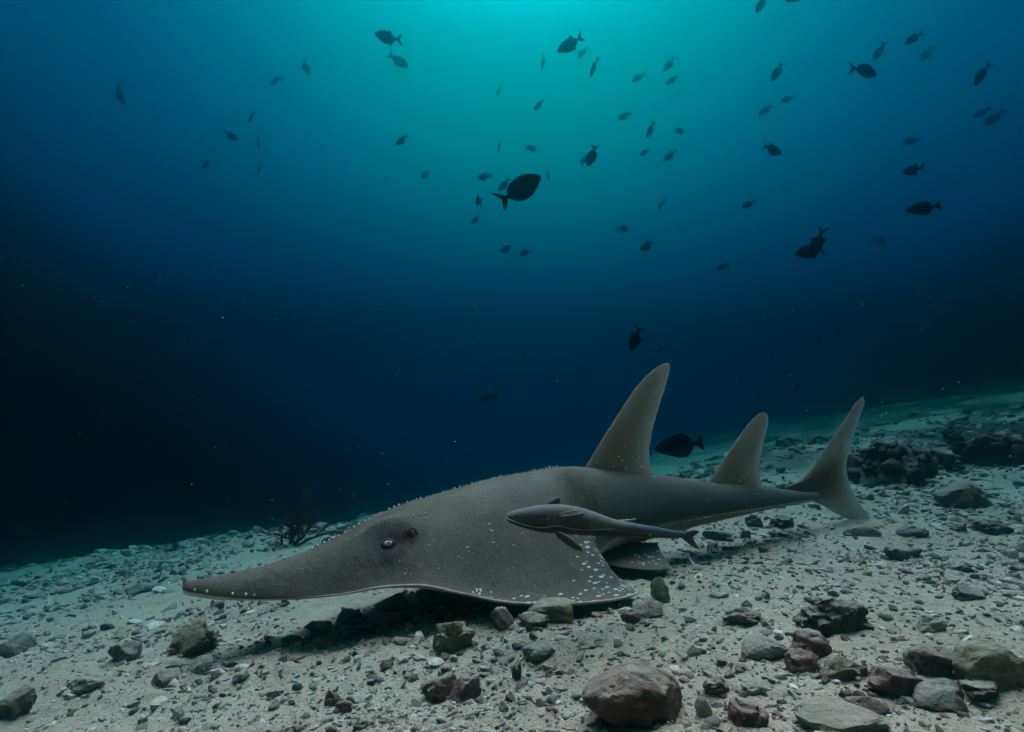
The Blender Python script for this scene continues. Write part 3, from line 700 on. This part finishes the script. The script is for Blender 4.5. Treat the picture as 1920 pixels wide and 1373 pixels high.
# pelvic fins, laid out to each side
for sgn in (1, -1):
    def pel(a, b, o, sgn=sgn):
        w = .055 * TL * .8
        lift = .022 - .014 * np.clip((b - w) / .10, -.5, 1) + .030 * np.exp(-((b - w + .03) / .04) ** 2)
        return np.stack(np.broadcast_arrays(P0.x + a * FW[0] + sgn * b * SD[0], P0.y + a * FW[1] + sgn * b * SD[1], lift + o), -1)
    fin_pts(pel, [(.94, .06), (.97, .11), (1.02, .16), (1.07, .195), (1.11, .21)], [(1.24, .05), (1.215, .09), (1.19, .14), (1.165, .185), (1.14, .212)],
            lambda v: .010 * (1 - v) + .003, 'pelvic_fin', wedge, lambda v, s: 1.0 * sstep(.20, .40, v) * sstep(.1, .3, s))

# ------------------------------------------------------------------ remora
rem_Y = 1.16
remora = tag(empty('remora', at(1120, 1010, rem_Y)), 'slate grey remora with pale edged jaw swimming against the flank of the wedgefish', 'remora')
RB = np.array(remora.location)
rmat = Mat('remora_skin', .75, .15); co = rmat.coord(); n1 = rmat.noise(co, 34, 6, .7); n2 = rmat.noise(co, 150, 3, .6)
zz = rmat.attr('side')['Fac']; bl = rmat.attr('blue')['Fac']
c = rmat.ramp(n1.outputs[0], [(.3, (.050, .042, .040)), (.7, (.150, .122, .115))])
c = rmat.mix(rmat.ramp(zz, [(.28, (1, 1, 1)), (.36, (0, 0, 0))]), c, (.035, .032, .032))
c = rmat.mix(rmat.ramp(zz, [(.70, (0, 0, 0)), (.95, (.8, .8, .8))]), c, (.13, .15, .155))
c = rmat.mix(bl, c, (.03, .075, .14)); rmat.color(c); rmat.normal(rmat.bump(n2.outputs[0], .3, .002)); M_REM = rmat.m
M_REMFIN = plain('remora_fin', (.065, .058, .052), .6, .3, .3, 60)
M_REMPALE = plain('remora_pale_edge', (.42, .39, .34), .55, .3, .12, 90)
M_REMTAIL = plain('remora_tail', (.045, .055, .065), .6, .3, .3, 60)
rx = [948, 952, 962, 985, 1015, 1045, 1080, 1115, 1150, 1190, 1230, 1265, 1285]
rt_ = [968, 963, 958, 952, 947, 945.5, 950, 960, 973, 981, 988, 995, 998]
rb_ = [971, 977, 983, 991, 998, 1001, 1003, 1005, 1006, 1007, 1009, 1009, 1008]
rw_ = [.003, .009, .015, .023, .029, .031, .031, .029, .025, .018, .012, .008, .006]
xs = np.concatenate([np.linspace(948, 962, 14)[:-1], np.linspace(962, 1285, 80)])
rem_tilt = .0011       # the body runs a little away from the camera, as the wedgefish does
def rem_Yat(px): return rem_Y + (px - 948) * .00042
Vr, side, blue = [], [], []
nphi = 40
for x_ in xs:
    Yc = rem_Yat(x_); a = at(x_, float(interp(rx, rt_, x_)), Yc); b_ = at(x_, float(interp(rx, rb_, x_)), Yc); w_ = float(interp(rx, rw_, x_))
    cz, hz = (a.z + b_.z) / 2, (a.z - b_.z) / 2
    for j in range(nphi):
        ph = 2 * math.pi * j / nphi; cs, sn = math.cos(ph), math.sin(ph)
        # flattened head, rounder rear
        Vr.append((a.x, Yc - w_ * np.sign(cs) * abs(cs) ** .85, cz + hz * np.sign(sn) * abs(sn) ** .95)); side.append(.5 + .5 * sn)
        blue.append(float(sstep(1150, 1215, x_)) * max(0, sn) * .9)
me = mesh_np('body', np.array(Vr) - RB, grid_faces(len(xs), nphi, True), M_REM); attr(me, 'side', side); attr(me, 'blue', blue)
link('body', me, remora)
def tube(name, pts, rad, mat, parent, base, k=8):
    P = np.array(pts, float); n = len(P); V = []
    for i in range(n):
        d = Vector(P[min(i + 1, n - 1)] - P[max(i - 1, 0)]).normalized(); a = d.orthogonal().normalized(); b_ = d.cross(a)
        r_ = rad[i] if hasattr(rad, '__len__') else rad
        for j in range(k):
            f = 2 * math.pi * j / k; V.append(P[i] + r_ * (math.cos(f) * np.array(a) + math.sin(f) * np.array(b_)))
    return link(name, mesh_np(name, np.array(V) - np.array(base), grid_faces(n, k, True), mat), parent)
def rem_surf(px, py):
    Yc = rem_Yat(px); t_ = float(interp(rx, rt_, px)); b_ = float(interp(rx, rb_, px)); w_ = float(interp(rx, rw_, px))
    s = max(-1, min(1, ((t_ + b_) / 2 - py) / ((b_ - t_) / 2))); return np.array(at(px, py, Yc - w_ * math.sqrt(max(0, 1 - s * s)) ** .85))
jl = [(947.5, 969.5), (952, 973), (962, 977), (980, 983), (1000, 987.5), (1018, 989), (1034, 987), (1046, 986), (1060, 989), (1080, 992.5), (1105, 993.5), (1130, 992.5), (1152, 992)]
jx = np.linspace(948, 1152, 60); jy = interp([a for a, b in jl], [b for a, b in jl], jx)
tube('pale_jaw_stripe', [rem_surf(a, b) + np.array((0, -.0026, 0)) for a, b in zip(jx, jy)], [.0012 * (1 - .5 * i / 59) for i in range(60)], M_REMPALE, remora, RB)
tube('pale_head_ridge', [rem_surf(a, float(interp(rx, rt_, a)) + .6) for a in np.linspace(948, 985, 16)], .0008, M_REMPALE, remora, RB)
def plate(name, outline, thick, mat, parent, base):
    """outline: points in the place, a thin tapered fin built round its centre line"""
    bm = bmesh.new(); P = [Vector(p) for p in outline]; c = sum(P, Vector()) / len(P)
    nrm = Vector()
    for i in range(len(P)): nrm += (P[i] - c).cross(P[(i + 1) % len(P)] - c)
    nrm.normalize(); rows = []
    for f, h in ((1.0, .12), (.82, .7), (.45, 1.0)):
        rows.append(([bm.verts.new(c + (p - c) * f + nrm * thick * .5 * h - Vector(base)) for p in P], [bm.verts.new(c + (p - c) * f - nrm * thick * .5 * h - Vector(base)) for p in P]))
    n = len(P)
    for i in range(n):
        j = (i + 1) % n
        bm.faces.new((rows[0][0][i], rows[0][1][i], rows[0][1][j], rows[0][0][j]))
        for k in range(2):
            bm.faces.new((rows[k][0][i], rows[k][0][j], rows[k + 1][0][j], rows[k + 1][0][i])); bm.faces.new((rows[k][1][j], rows[k][1][i], rows[k + 1][1][i], rows[k + 1][1][j]))
    bm.faces.new(rows[2][0]); bm.faces.new(rows[2][1][::-1])
    for f in bm.faces: f.smooth = True
    bmesh.ops.recalc_face_normals(bm, faces=bm.faces)
    me = bpy.data.meshes.new(name); bm.to_mesh(me); bm.free(); me.materials.append(mat)
    return link(name, me, parent)
def pxs(pts, Y0, Y1=None):
    Y1 = Y0 if Y1 is None else Y1; n = len(pts) - 1
    x0, x1 = min(p[0] for p in pts), max(p[0] for p in pts)
    return [at(x, y, Y0 + (Y1 - Y0) * (x - x0) / max(1e-6, x1 - x0)) for x, y in pts]
plate('pectoral_fin', pxs([(1038, 996), (1052, 997), (1068, 1006), (1084, 1020), (1093, 1031), (1091, 1034), (1078, 1031), (1060, 1020), (1046, 1008)], rem_Y + .01, rem_Y - .03), .006, M_REMFIN, remora, RB)
plate('pectoral_fin', pxs([(1022, 948), (1034, 938), (1044, 932), (1050, 934), (1050, 942), (1046, 948)], rem_Y + .05, rem_Y + .08), .006, M_REMFIN, remora, RB)
plate('folded_fin', [Vector(rem_surf(a, b)) + Vector((0, -.0012, 0)) for a, b in [(1048, 966), (1062, 963), (1080, 961), (1094, 960), (1095, 963), (1085, 966), (1066, 969), (1050, 970)]], .005, M_REMFIN, remora, RB)
tube('fin_ray', [rem_surf(a, b) + np.array((0, -.002, 0)) for a, b in [(1049, 964), (1058, 961), (1068, 958.5), (1080, 956)]], .0006, M_REMPALE, remora, RB)
tube('fin_ray', [rem_surf(a, b) + np.array((0, -.0035, 0)) for a, b in [(1052, 968), (1068, 966), (1084, 964), (1095, 961)]], .0006, M_REMPALE, remora, RB)
tube('gill_edge', [rem_surf(a, b) + np.array((0, -.0008, 0)) for a, b in [(1002, 966), (1012, 964.5), (1022, 966), (1030, 971), (1034, 978)]], .0007, M_REMFIN, remora, RB)
plate('dorsal_fin', pxs([(1148, 975), (1160, 975.5), (1176, 974), (1192, 972.5), (1193, 974.5), (1180, 978), (1166, 980), (1150, 979)], rem_Yat(1150), rem_Yat(1193)), .004, M_REMPALE, remora, RB)
plate('tail_fin', pxs([(1272, 1000), (1284, 997), (1300, 994), (1312, 996), (1304, 1002), (1298, 1006), (1303, 1016), (1312, 1030), (1304, 1029), (1290, 1019), (1278, 1009)], rem_Yat(1275), rem_Yat(1310)), .004, M_REMTAIL, remora, RB)
reye = rem_surf(968, 969); V0, F0 = ICO[2]
link('eye', mesh_np('eye', V0 * .0026 + reye - RB, F0, M_BLACK), remora)

# ------------------------------------------------------------------ fish in the open water
fishm = Mat('triggerfish_skin', .95, .0); nn1 = fishm.noise(fishm.coord(), 14, 3, .6)
fishm.color(fishm.ramp(nn1.outputs[0], [(.3, (.0015, .007, .011)), (.7, (.003, .014, .022))])); M_FISH = fishm.m
M_FISHFAR = plain('haze_tinted_fish', (.002, .125, .150), 1.0, .0, .12, 14)  # distant fish, fading in the water painted into their colour
M_FISHFIN = plain('triggerfish_fin', (.003, .009, .014), .95, .0, .3, 20)
FXB = [-.31, -.29, -.24, -.15, -.05, .08, .20, .30, .38, .44, .475, .49, .495]
FTB = [.030, .034, .066, .140, .188, .208, .192, .152, .108, .066, .036, .016, .004]
FBB = [.030, .034, .072, .150, .195, .205, .180, .140, .100, .068, .044, .024, .008]
FWB = [.012, .014, .024, .046, .064, .074, .072, .062, .050, .036, .024, .012, .003]
def fish_body(deep=1.28):
    x = np.linspace(-.31, .495, 40); n = 20; V = []
    for q in x:
        tp, bt, w_ = (float(interp(FXB, a, q)) for a in (FTB, FBB, FWB))
        for j in range(n):
            f = 2 * math.pi * j / n; sn = math.sin(f)
            V.append((q, w_ * math.cos(f), (tp if sn > 0 else bt) * sn * deep))
    return np.array(V), grid_faces(len(x), n, True)
def flat2(outline, t_=.014):
    bm = bmesh.new(); n = len(outline); a = [bm.verts.new((x, t_ / 2, z)) for x, z in outline]; b = [bm.verts.new((x, -t_ / 2, z)) for x, z in outline]
    bm.faces.new(a); bm.faces.new(b[::-1])
    for i in range(n): bm.faces.new((a[i], b[i], b[(i + 1) % n], a[(i + 1) % n]))
    bmesh.ops.triangulate(bm, faces=bm.faces); bmesh.ops.recalc_face_normals(bm, faces=bm.faces)
    bm.verts.index_update()
    V = np.array([v.co[:] for v in bm.verts]); F = np.array([[v.index for v in f.verts] for f in bm.faces]); bm.free(); return V, F
DORS = [(.10, .18), (.02, .21), (-.03, .27), (-.075, .33), (-.10, .345), (-.105, .31), (-.13, .24), (-.18, .16), (-.26, .06), (-.20, .04), (0, .10)]
ANAL = [(.06, -.18), (.0, -.22), (-.05, -.28), (-.09, -.325), (-.115, -.33), (-.12, -.29), (-.15, -.22), (-.20, -.14), (-.26, -.06), (-.18, -.04), (0, -.10)]
TAIL = [(-.29, .032), (-.33, .06), (-.37, .115), (-.42, .175), (-.47, .215), (-.53, .245), (-.49, .195), (-.455, .14), (-.425, .07), (-.415, 0), (-.425, -.07), (-.455, -.14), (-.49, -.20), (-.53, -.25), (-.47, -.22), (-.42, -.18), (-.37, -.12), (-.33, -.06), (-.29, -.032)]
DORS_LOW = [(.2, .16), (.05, .235), (-.1, .235), (-.2, .17), (-.25, .10), (-.26, .05), (0, .08)]
ANAL_LOW = [(a, -b) for a, b in DORS_LOW]
TAIL_SM = [(-.29, .03), (-.34, .05), (-.40, .11), (-.46, .17), (-.44, .08), (-.425, 0), (-.44, -.08), (-.46, -.17), (-.40, -.11), (-.34, -.05), (-.29, -.03)]
def bent(VF, b):
    V, F = VF; V = V.copy(); V[:, 1] += b * np.clip(.12 - V[:, 0], 0, 1) ** 2; return V, F
def parts_for(d, a, t, deep=1.28, b=0):
    bV, bF = bent(fish_body(deep), b)
    return (mesh_np('body', bV, bF, M_FISH), [(nm, mesh_np(nm, *bent(flat2(o), b), M_FISHFIN, False)) for nm, o in (('dorsal_fin', d), ('anal_fin', a), ('tail_fin', t))])
BENDS = (-.75, -.3, .3, .75)
FISH = {(k, b): parts_for(*a, b=b) for b in BENDS for k, a in (('up', (DORS, ANAL, TAIL)), ('low', (DORS_LOW, ANAL_LOW, TAIL)), ('oval', (DORS_LOW, ANAL_LOW, TAIL_SM, .95)))}
def joined(d, a, t, b):
    Vs, Fs = bent(fish_body(), b); Fs = np.concatenate([Fs[:, [0, 1, 2]], Fs[:, [0, 2, 3]]]); Vl, Fl = [Vs], [Fs]; o = len(Vs)
    for q in (d, a, t):
        v_, f2 = bent(flat2(q), b); Vl.append(v_); Fl.append(f2 + o); o += len(v_)
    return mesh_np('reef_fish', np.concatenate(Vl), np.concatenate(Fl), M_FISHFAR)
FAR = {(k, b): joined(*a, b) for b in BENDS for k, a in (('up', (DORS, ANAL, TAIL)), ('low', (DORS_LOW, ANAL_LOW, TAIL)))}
GRP = 'dark triggerfish schooling in the open water'
def fish(px, py, ln, ang, yaw, Y, label, kind='up', detail=False, cat='fish', name='triggerfish', vert=None, group=GRP):
    """ln: length it would show side-on in the frame; ang: heading in the picture plane, degrees, 0 right 90 up; yaw away from the camera"""
    sc = ln * Y / FPX; a, y_ = R(ang), R(yaw)
    d = Vector((math.cos(a) * math.cos(y_), math.sin(y_), math.sin(a) * math.cos(y_))).normalized()
    up = Vector(vert) if vert else Vector((0, 0, 1)); up = (up - d * up.dot(d)).normalized(); sd_ = up.cross(d)
    M = Matrix((d, sd_, up)).transposed().to_4x4(); M = Matrix.Translation(at(px, py, Y)) @ M @ Matrix.Scale(sc, 4)
    if detail:
        o = empty(name, (0, 0, 0)); o.matrix_world = M; bo, fs = FISH[kind, random.choice(BENDS[1:3])]
        link('body', bo, o)
        for nm, me in fs: link(nm, me, o)
    else:
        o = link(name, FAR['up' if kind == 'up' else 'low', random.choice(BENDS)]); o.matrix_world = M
    return tag(o, label, cat, group)
B = [  # the ones that can be told apart
 (975, 356, 100, 34, -8, 3.4, 'largest dark fish in mid water, head tilted up to the right', 'low'),
 (727, 71, 58, 186, -32, 5.4, 'dark round fish high up with a crescent tail on its right side', 'up'),
 (747, 115, 46, -26, 15, 8.6, 'hazy fish heading down to the right just under the high dark round fish', 'low'),
 (1069, 84, 60, 196, 22, 5.0, 'dark fish with raised dorsal fin at the top middle of the picture', 'up'),
 (1113, 126, 40, 250, 45, 7.6, 'hazy fish pointing down, right below the one with raised dorsal fin', 'up'),
 (1110, 293, 44, 248, 10, 5.6, 'slim dark fish diving head down above and right of the largest fish', 'low'),
 (896, 377, 40, 110, 55, 5.8, 'small dark round fish below and left of the largest fish', 'up'),
 (1220, 244, 34, 240, 40, 7.8, 'dark small fish under the top middle group, tail up', 'up'),
 (754, 263, 34, 205, 25, 8.4, 'hazy fish alone in the middle left water, heading left', 'up'),
 (1447, 281, 48, -12, 15, 5.8, 'dark fish with small spiky fins heading right in the upper right water', 'up'),
 (1621, 132, 64, -8, 15, 4.6, 'large dark fish heading right in the upper right water', 'low'),
 (1649, 97, 36, 240, 30, 8.6, 'hazy fish pointing down just above the large dark one at upper right', 'low'),
 (1713, 72, 36, 200, 52, 6.0, 'dark stubby fish near the upper right corner', 'up'),
 (1840, 140, 46, 262, 55, 5.2, 'thin dark fish seen head on near the right edge', 'low'),
 (1457, 135, 40, 244, 25, 8.4, 'hazy fish diving down to the left in the upper right water', 'low'),
 (1713, 319, 40, 170, 50, 5.4, 'dark blunt fish at the right, above the dark oval one', 'up'),
 (1730, 391, 62, 184, 12, 3.9, 'dark oval fish heading left at the right side of the picture', 'oval'),
 (1404, 383, 28, 205, 30, 7.6, 'small dark fish in the right water left of the dark oval one', 'low'),
 (1532, 456, 62, 262, 25, 4.4, 'dark fish standing on its head, tail splayed, right of the middle', 'up'),
 (1518, 471, 54, 190, 20, 5.6, 'dark fish heading left just behind the one standing on its head', 'low'),
 (1192, 636, 52, 246, 30, 4.4, 'dark fish pointing down just above the first dorsal fin', 'up'),
 (1428, 7, 40, 240, 30, 6.4, 'fish cut by the top edge of the picture, heading down', 'low'),
 (1493, -6, 44, 180, 30, 6.0, 'fish mostly above the top edge of the picture', 'up'),
]
for px, py, ln, an, yw, Y, lab, kd in B: fish(px, py, ln, an, yw, Y * .6, lab, kd, detail=True)
fish(1274, 836, 94, 188, 12, 2.75, 'dark oval fish hovering between the two dorsal fins of the wedgefish', 'oval', detail=True, name='surgeonfish', group='dark fish close above the seabed')
fish(577, 926, 46, 222, 25, 3.6, 'faint dark fish beside the dark coral bush behind the snout', 'low', name='reef_fish', group='dark fish close above the seabed')
fish(915, 745, 46, 190, 20, 5.0, 'faint fish low in the dark water between snout and first dorsal fin', 'low', name='reef_fish', group='dark fish close above the seabed')
fish(980, 672, 30, 262, 40, 5.5, 'faint thin fish low in the water left of the first dorsal fin tip', 'low', name='reef_fish', group='dark fish close above the seabed')
fish(1241, 650, 28, 250, 40, 4.6, 'small faint fish right beside the tip of the first dorsal fin', 'low', name='reef_fish', group='dark fish close above the seabed')
FAINT = {
 'faint fish far off in the upper middle water above the largest fish': [(1092, 98, 30, 230), (1019, 116, 30, 250), (1197, 145, 32, 200), (1255, 121, 34, 222), (1260, 151, 28, 205), (1010, 198, 28, 215), (1171, 218, 30, 190),
   (1274, 246, 28, 10), (1209, 286, 24, 200), (1257, 292, 32, 205), (996, 278, 26, 0), (936, 272, 26, 262), (935, 171, 22, 250), (1028, 328, 24, 280)],
 'faint fish far off close round the largest fish': [(945, 348, 34, 215), (908, 331, 32, 175), (893, 412, 28, 200), (1095, 298, 28, 250)],
 'faint fish far off in the left half of the water': [(516, 150, 34, 190), (573, 127, 32, 300), (472, 218, 30, 225), (432, 255, 32, -20), (484, 266, 28, 265), (388, 308, 30, 210), (486, 316, 24, 250), (798, 328, 24, 210)],
 'faint fish far off in the middle water below the largest fish': [(1170, 428, 30, 10), (1215, 461, 38, 190), (950, 467, 32, 185), (985, 473, 26, 200), (1240, 382, 26, 250), (1355, 500, 26, 200)],
 'faint fish far off in the right half of the water': [(1477, 185, 28, 200), (1435, 207, 30, 215), (1738, 101, 36, 230), (1863, 223, 40, 215), (1840, 212, 30, 200), (1710, 263, 34, 195), (1652, 450, 32, -20)],
}
FLAND = [(975, 356, 'the largest mid water fish'), (727, 71, 'the high dark round fish'), (1069, 84, 'the fish with raised dorsal fin'), (1110, 293, 'the slim diving fish'), (896, 377, 'the small round fish left of the largest'), (1220, 244, 'the dark fish with tail up'),
  (754, 263, 'the lone fish at middle left'), (223, 176, 'the thin upright fish at upper left'), (1447, 281, 'the spiky finned fish at upper right'), (1621, 132, 'the large dark fish at upper right'), (1840, 140, 'the thin fish near the right edge'), (1713, 319, 'the dark blunt fish'), (1404, 383, 'the small dark fish at right'), (1518, 471, 'the fish standing on its head'), (1457, 135, 'the diving fish at upper right')]
FF = []
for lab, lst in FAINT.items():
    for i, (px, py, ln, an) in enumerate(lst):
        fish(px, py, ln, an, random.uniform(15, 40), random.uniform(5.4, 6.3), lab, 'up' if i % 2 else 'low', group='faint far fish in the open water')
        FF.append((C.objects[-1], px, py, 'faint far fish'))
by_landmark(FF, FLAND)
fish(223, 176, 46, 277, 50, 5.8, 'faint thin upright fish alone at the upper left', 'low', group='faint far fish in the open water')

# ------------------------------------------------------------------ reef growth behind
def coral_mound(px, py, w, h, Y, label, mat='dark', lobes=26, seed=1, name='coral_mound', cat='coral'):
    r = random.Random(seed); base = at(px, py + h / 2, Y); mpp = Y / FPX; z0 = tz(base.x, Y)
    root = empty(name, (base.x, Y, z0 - .02)); tag(root, label, cat)
    V, F = lumpy(5, seed, .6, 1.9, True, 8); V = V * np.array([w * .42, w * .36, h * .42]) * mpp + np.array([0, 0, h * .3 * mpp])
    link('core', mesh_np('core', V, F, M_ROCK[mat]), root)
    shapes = [mesh_np('lobe', *lumpy(3, seed * 50 + i, .45, 2.0, True), M_ROCK[mat]) for i in range(4)]
    for i in range(int(lobes * 2.4)):
        o = link('lobe', shapes[i % 4], root); a = r.uniform(0, 6.28); e = r.uniform(.05, 1.4); rr = r.uniform(.03, .085) * w * mpp * r.choice((1, 1, 1.4))
        o.location = (math.cos(a) * math.cos(e) * w * .42 * mpp, math.sin(a) * math.cos(e) * w * .36 * mpp, h * (.22 + .55 * math.sin(e)) * mpp)
        o.scale = (rr, rr, rr * r.uniform(.6, 1.2)); o.rotation_euler = (r.uniform(0, 3), r.uniform(0, 3), r.uniform(0, 3))
    return root
coral_mound(1675, 862, 150, 92, 3.4, 'dark mounded coral head right behind the tail fin', seed=3)
coral_mound(1745, 880, 90, 50, 3.6, 'low dark coral mound beside the larger coral head', seed=4, lobes=16)
coral_mound(1792, 838, 34, 52, 4.2, 'small upright dark coral knob on the far slope', seed=5, lobes=10)
coral_mound(1880, 880, 130, 60, 3.6, 'dark reef mound at the right edge of the picture', seed=7, lobes=24)
coral_mound(1355, 880, 40, 26, 4.4, 'small dark coral lump seen between the dorsal fins', seed=8, lobes=8)
coral_mound(1480, 800, 44, 26, 6.2, 'distant dark coral lump left of the tail fin', seed=9, lobes=8)
coral_mound(1530, 830, 36, 22, 6.0, 'distant small dark lump close to the tail fin', seed=10, lobes=8)
coral_mound(1290, 890, 46, 22, 5.0, 'distant low dark lump below the hovering oval fish', seed=12, lobes=8)
coral_mound(610, 1000, 60, 40, 2.7, 'pale green lumpy coral mound behind the snout', mat='olive', seed=14, lobes=12)
# bushy black coral behind the snout
bush = tag(empty('coral_bush', (0, 0, 0)), 'dark bushy coral standing behind the snout', 'coral')
bb = at(548, 990, 3.3); bz = tz(bb.x, 3.3); bush.location = (bb.x, 3.3, bz)
br = random.Random(5)
M_BUSH = plain('bush_coral', (.035, .03, .028), .9, .1, .4, 30)
def branch(p, d, ln, r_, depth, out):
    pts = [p.copy()]
    for i in range(4):
        d = (d + Vector((br.gauss(0, .18), br.gauss(0, .18), br.gauss(0, .12)))).normalized(); p = p + d * ln / 4; pts.append(p.copy())
    out.append((pts, r_))
    if depth:
        for k in range(3): branch(pts[br.choice((2, 3, 4))], (d + Vector((br.gauss(0, .6), br.gauss(0, .6), br.gauss(0, .35)))).normalized(), ln * .68, r_ * .6, depth - 1, out)
for k in range(9):
    out = []; branch(Vector((br.gauss(0, .03), br.gauss(0, .03), -.01)), Vector((br.gauss(0, .55), br.gauss(0, .5), 1)).normalized(), .12, .008, 3, out)
    Vs, Fs, o_ = [], [], 0
    for pts, r_ in out:
        P = np.array(pts); n = len(P); V = []
        for i in range(n):
            d = Vector(P[min(i + 1, n - 1)] - P[max(i - 1, 0)]).normalized(); a = d.orthogonal().normalized(); b_ = d.cross(a)
            for j in range(5):
                f = 2 * math.pi * j / 5; V.append(P[i] + r_ * (1 - .5 * i / n) * (math.cos(f) * np.array(a) + math.sin(f) * np.array(b_)))
        Vs.append(np.array(V)); Fs.append(grid_faces(n, 5, True) + o_); o_ += len(V)
    link('branch', mesh_np('branch', np.concatenate(Vs), np.concatenate(Fs), M_BUSH), bush)

# ------------------------------------------------------------------ drifting specks
M_SPECK = plain('drifting_speck', (.75, .70, .66), .7, .2, .1); M_SPECKR = plain('drifting_red_speck', (.60, .25, .20), .7, .2, .1)
def specks(n, mat, rr, seed, name, label):
    r = random.Random(seed); V0, F0 = ICO[1]; Vs, Fs = [], []
    for i in range(n):
        Y = r.uniform(.7, 2.6); p = at(r.uniform(0, 1920), r.uniform(500, 1080), Y)
        if p.z < tz(p.x, p.y) + .02: p.z += .1
        k = rr * Y * r.uniform(.5, 1.3); Vs.append(V0 * np.array([k * r.uniform(.8, 1.8), k, k]) + np.array(p)); Fs.append(F0 + len(Vs) * 12 - 12)
    return tag(link(name, mesh_np(name, np.concatenate(Vs), np.concatenate(Fs), mat)), label, 'specks', kind='stuff')
specks(160, M_SPECK, .0008, 3, 'drifting_specks', 'pale specks drifting in the water')
specks(6, M_SPECKR, .0012, 9, 'drifting_red_specks', 'reddish specks drifting in the dark water')

# ------------------------------------------------------------------ water haze
hm = bpy.data.materials.new('water_haze'); hm.use_nodes = True; ht = hm.node_tree; ht.nodes.clear()
ho = ht.nodes.new('ShaderNodeOutputMaterial'); pv = ht.nodes.new('ShaderNodeVolumePrincipled')
pv.inputs['Color'].default_value = (.0, .135, .165, 1); pv.inputs['Density'].default_value = .58
pv.inputs['Anisotropy'].default_value = .985; pv.inputs['Absorption Color'].default_value = (.055, .49, .57, 1)
ht.links.new(pv.outputs[0], ho.inputs['Volume'])
bm = bmesh.new(); bmesh.ops.create_cube(bm, size=1.0)
zlo = float(terrain(GX, GY).min()) - 1.0; ztop = 5.4
for v_ in bm.verts:
    v_.co = (v_.co.x * 42, 6.5 + v_.co.y * 27, (zlo + ztop) / 2 + v_.co.z * (ztop - zlo))
me = bpy.data.meshes.new('haze'); bm.to_mesh(me); bm.free(); me.materials.append(hm)
tag(link('haze', me), 'blue green water between everything', 'water', kind='stuff')
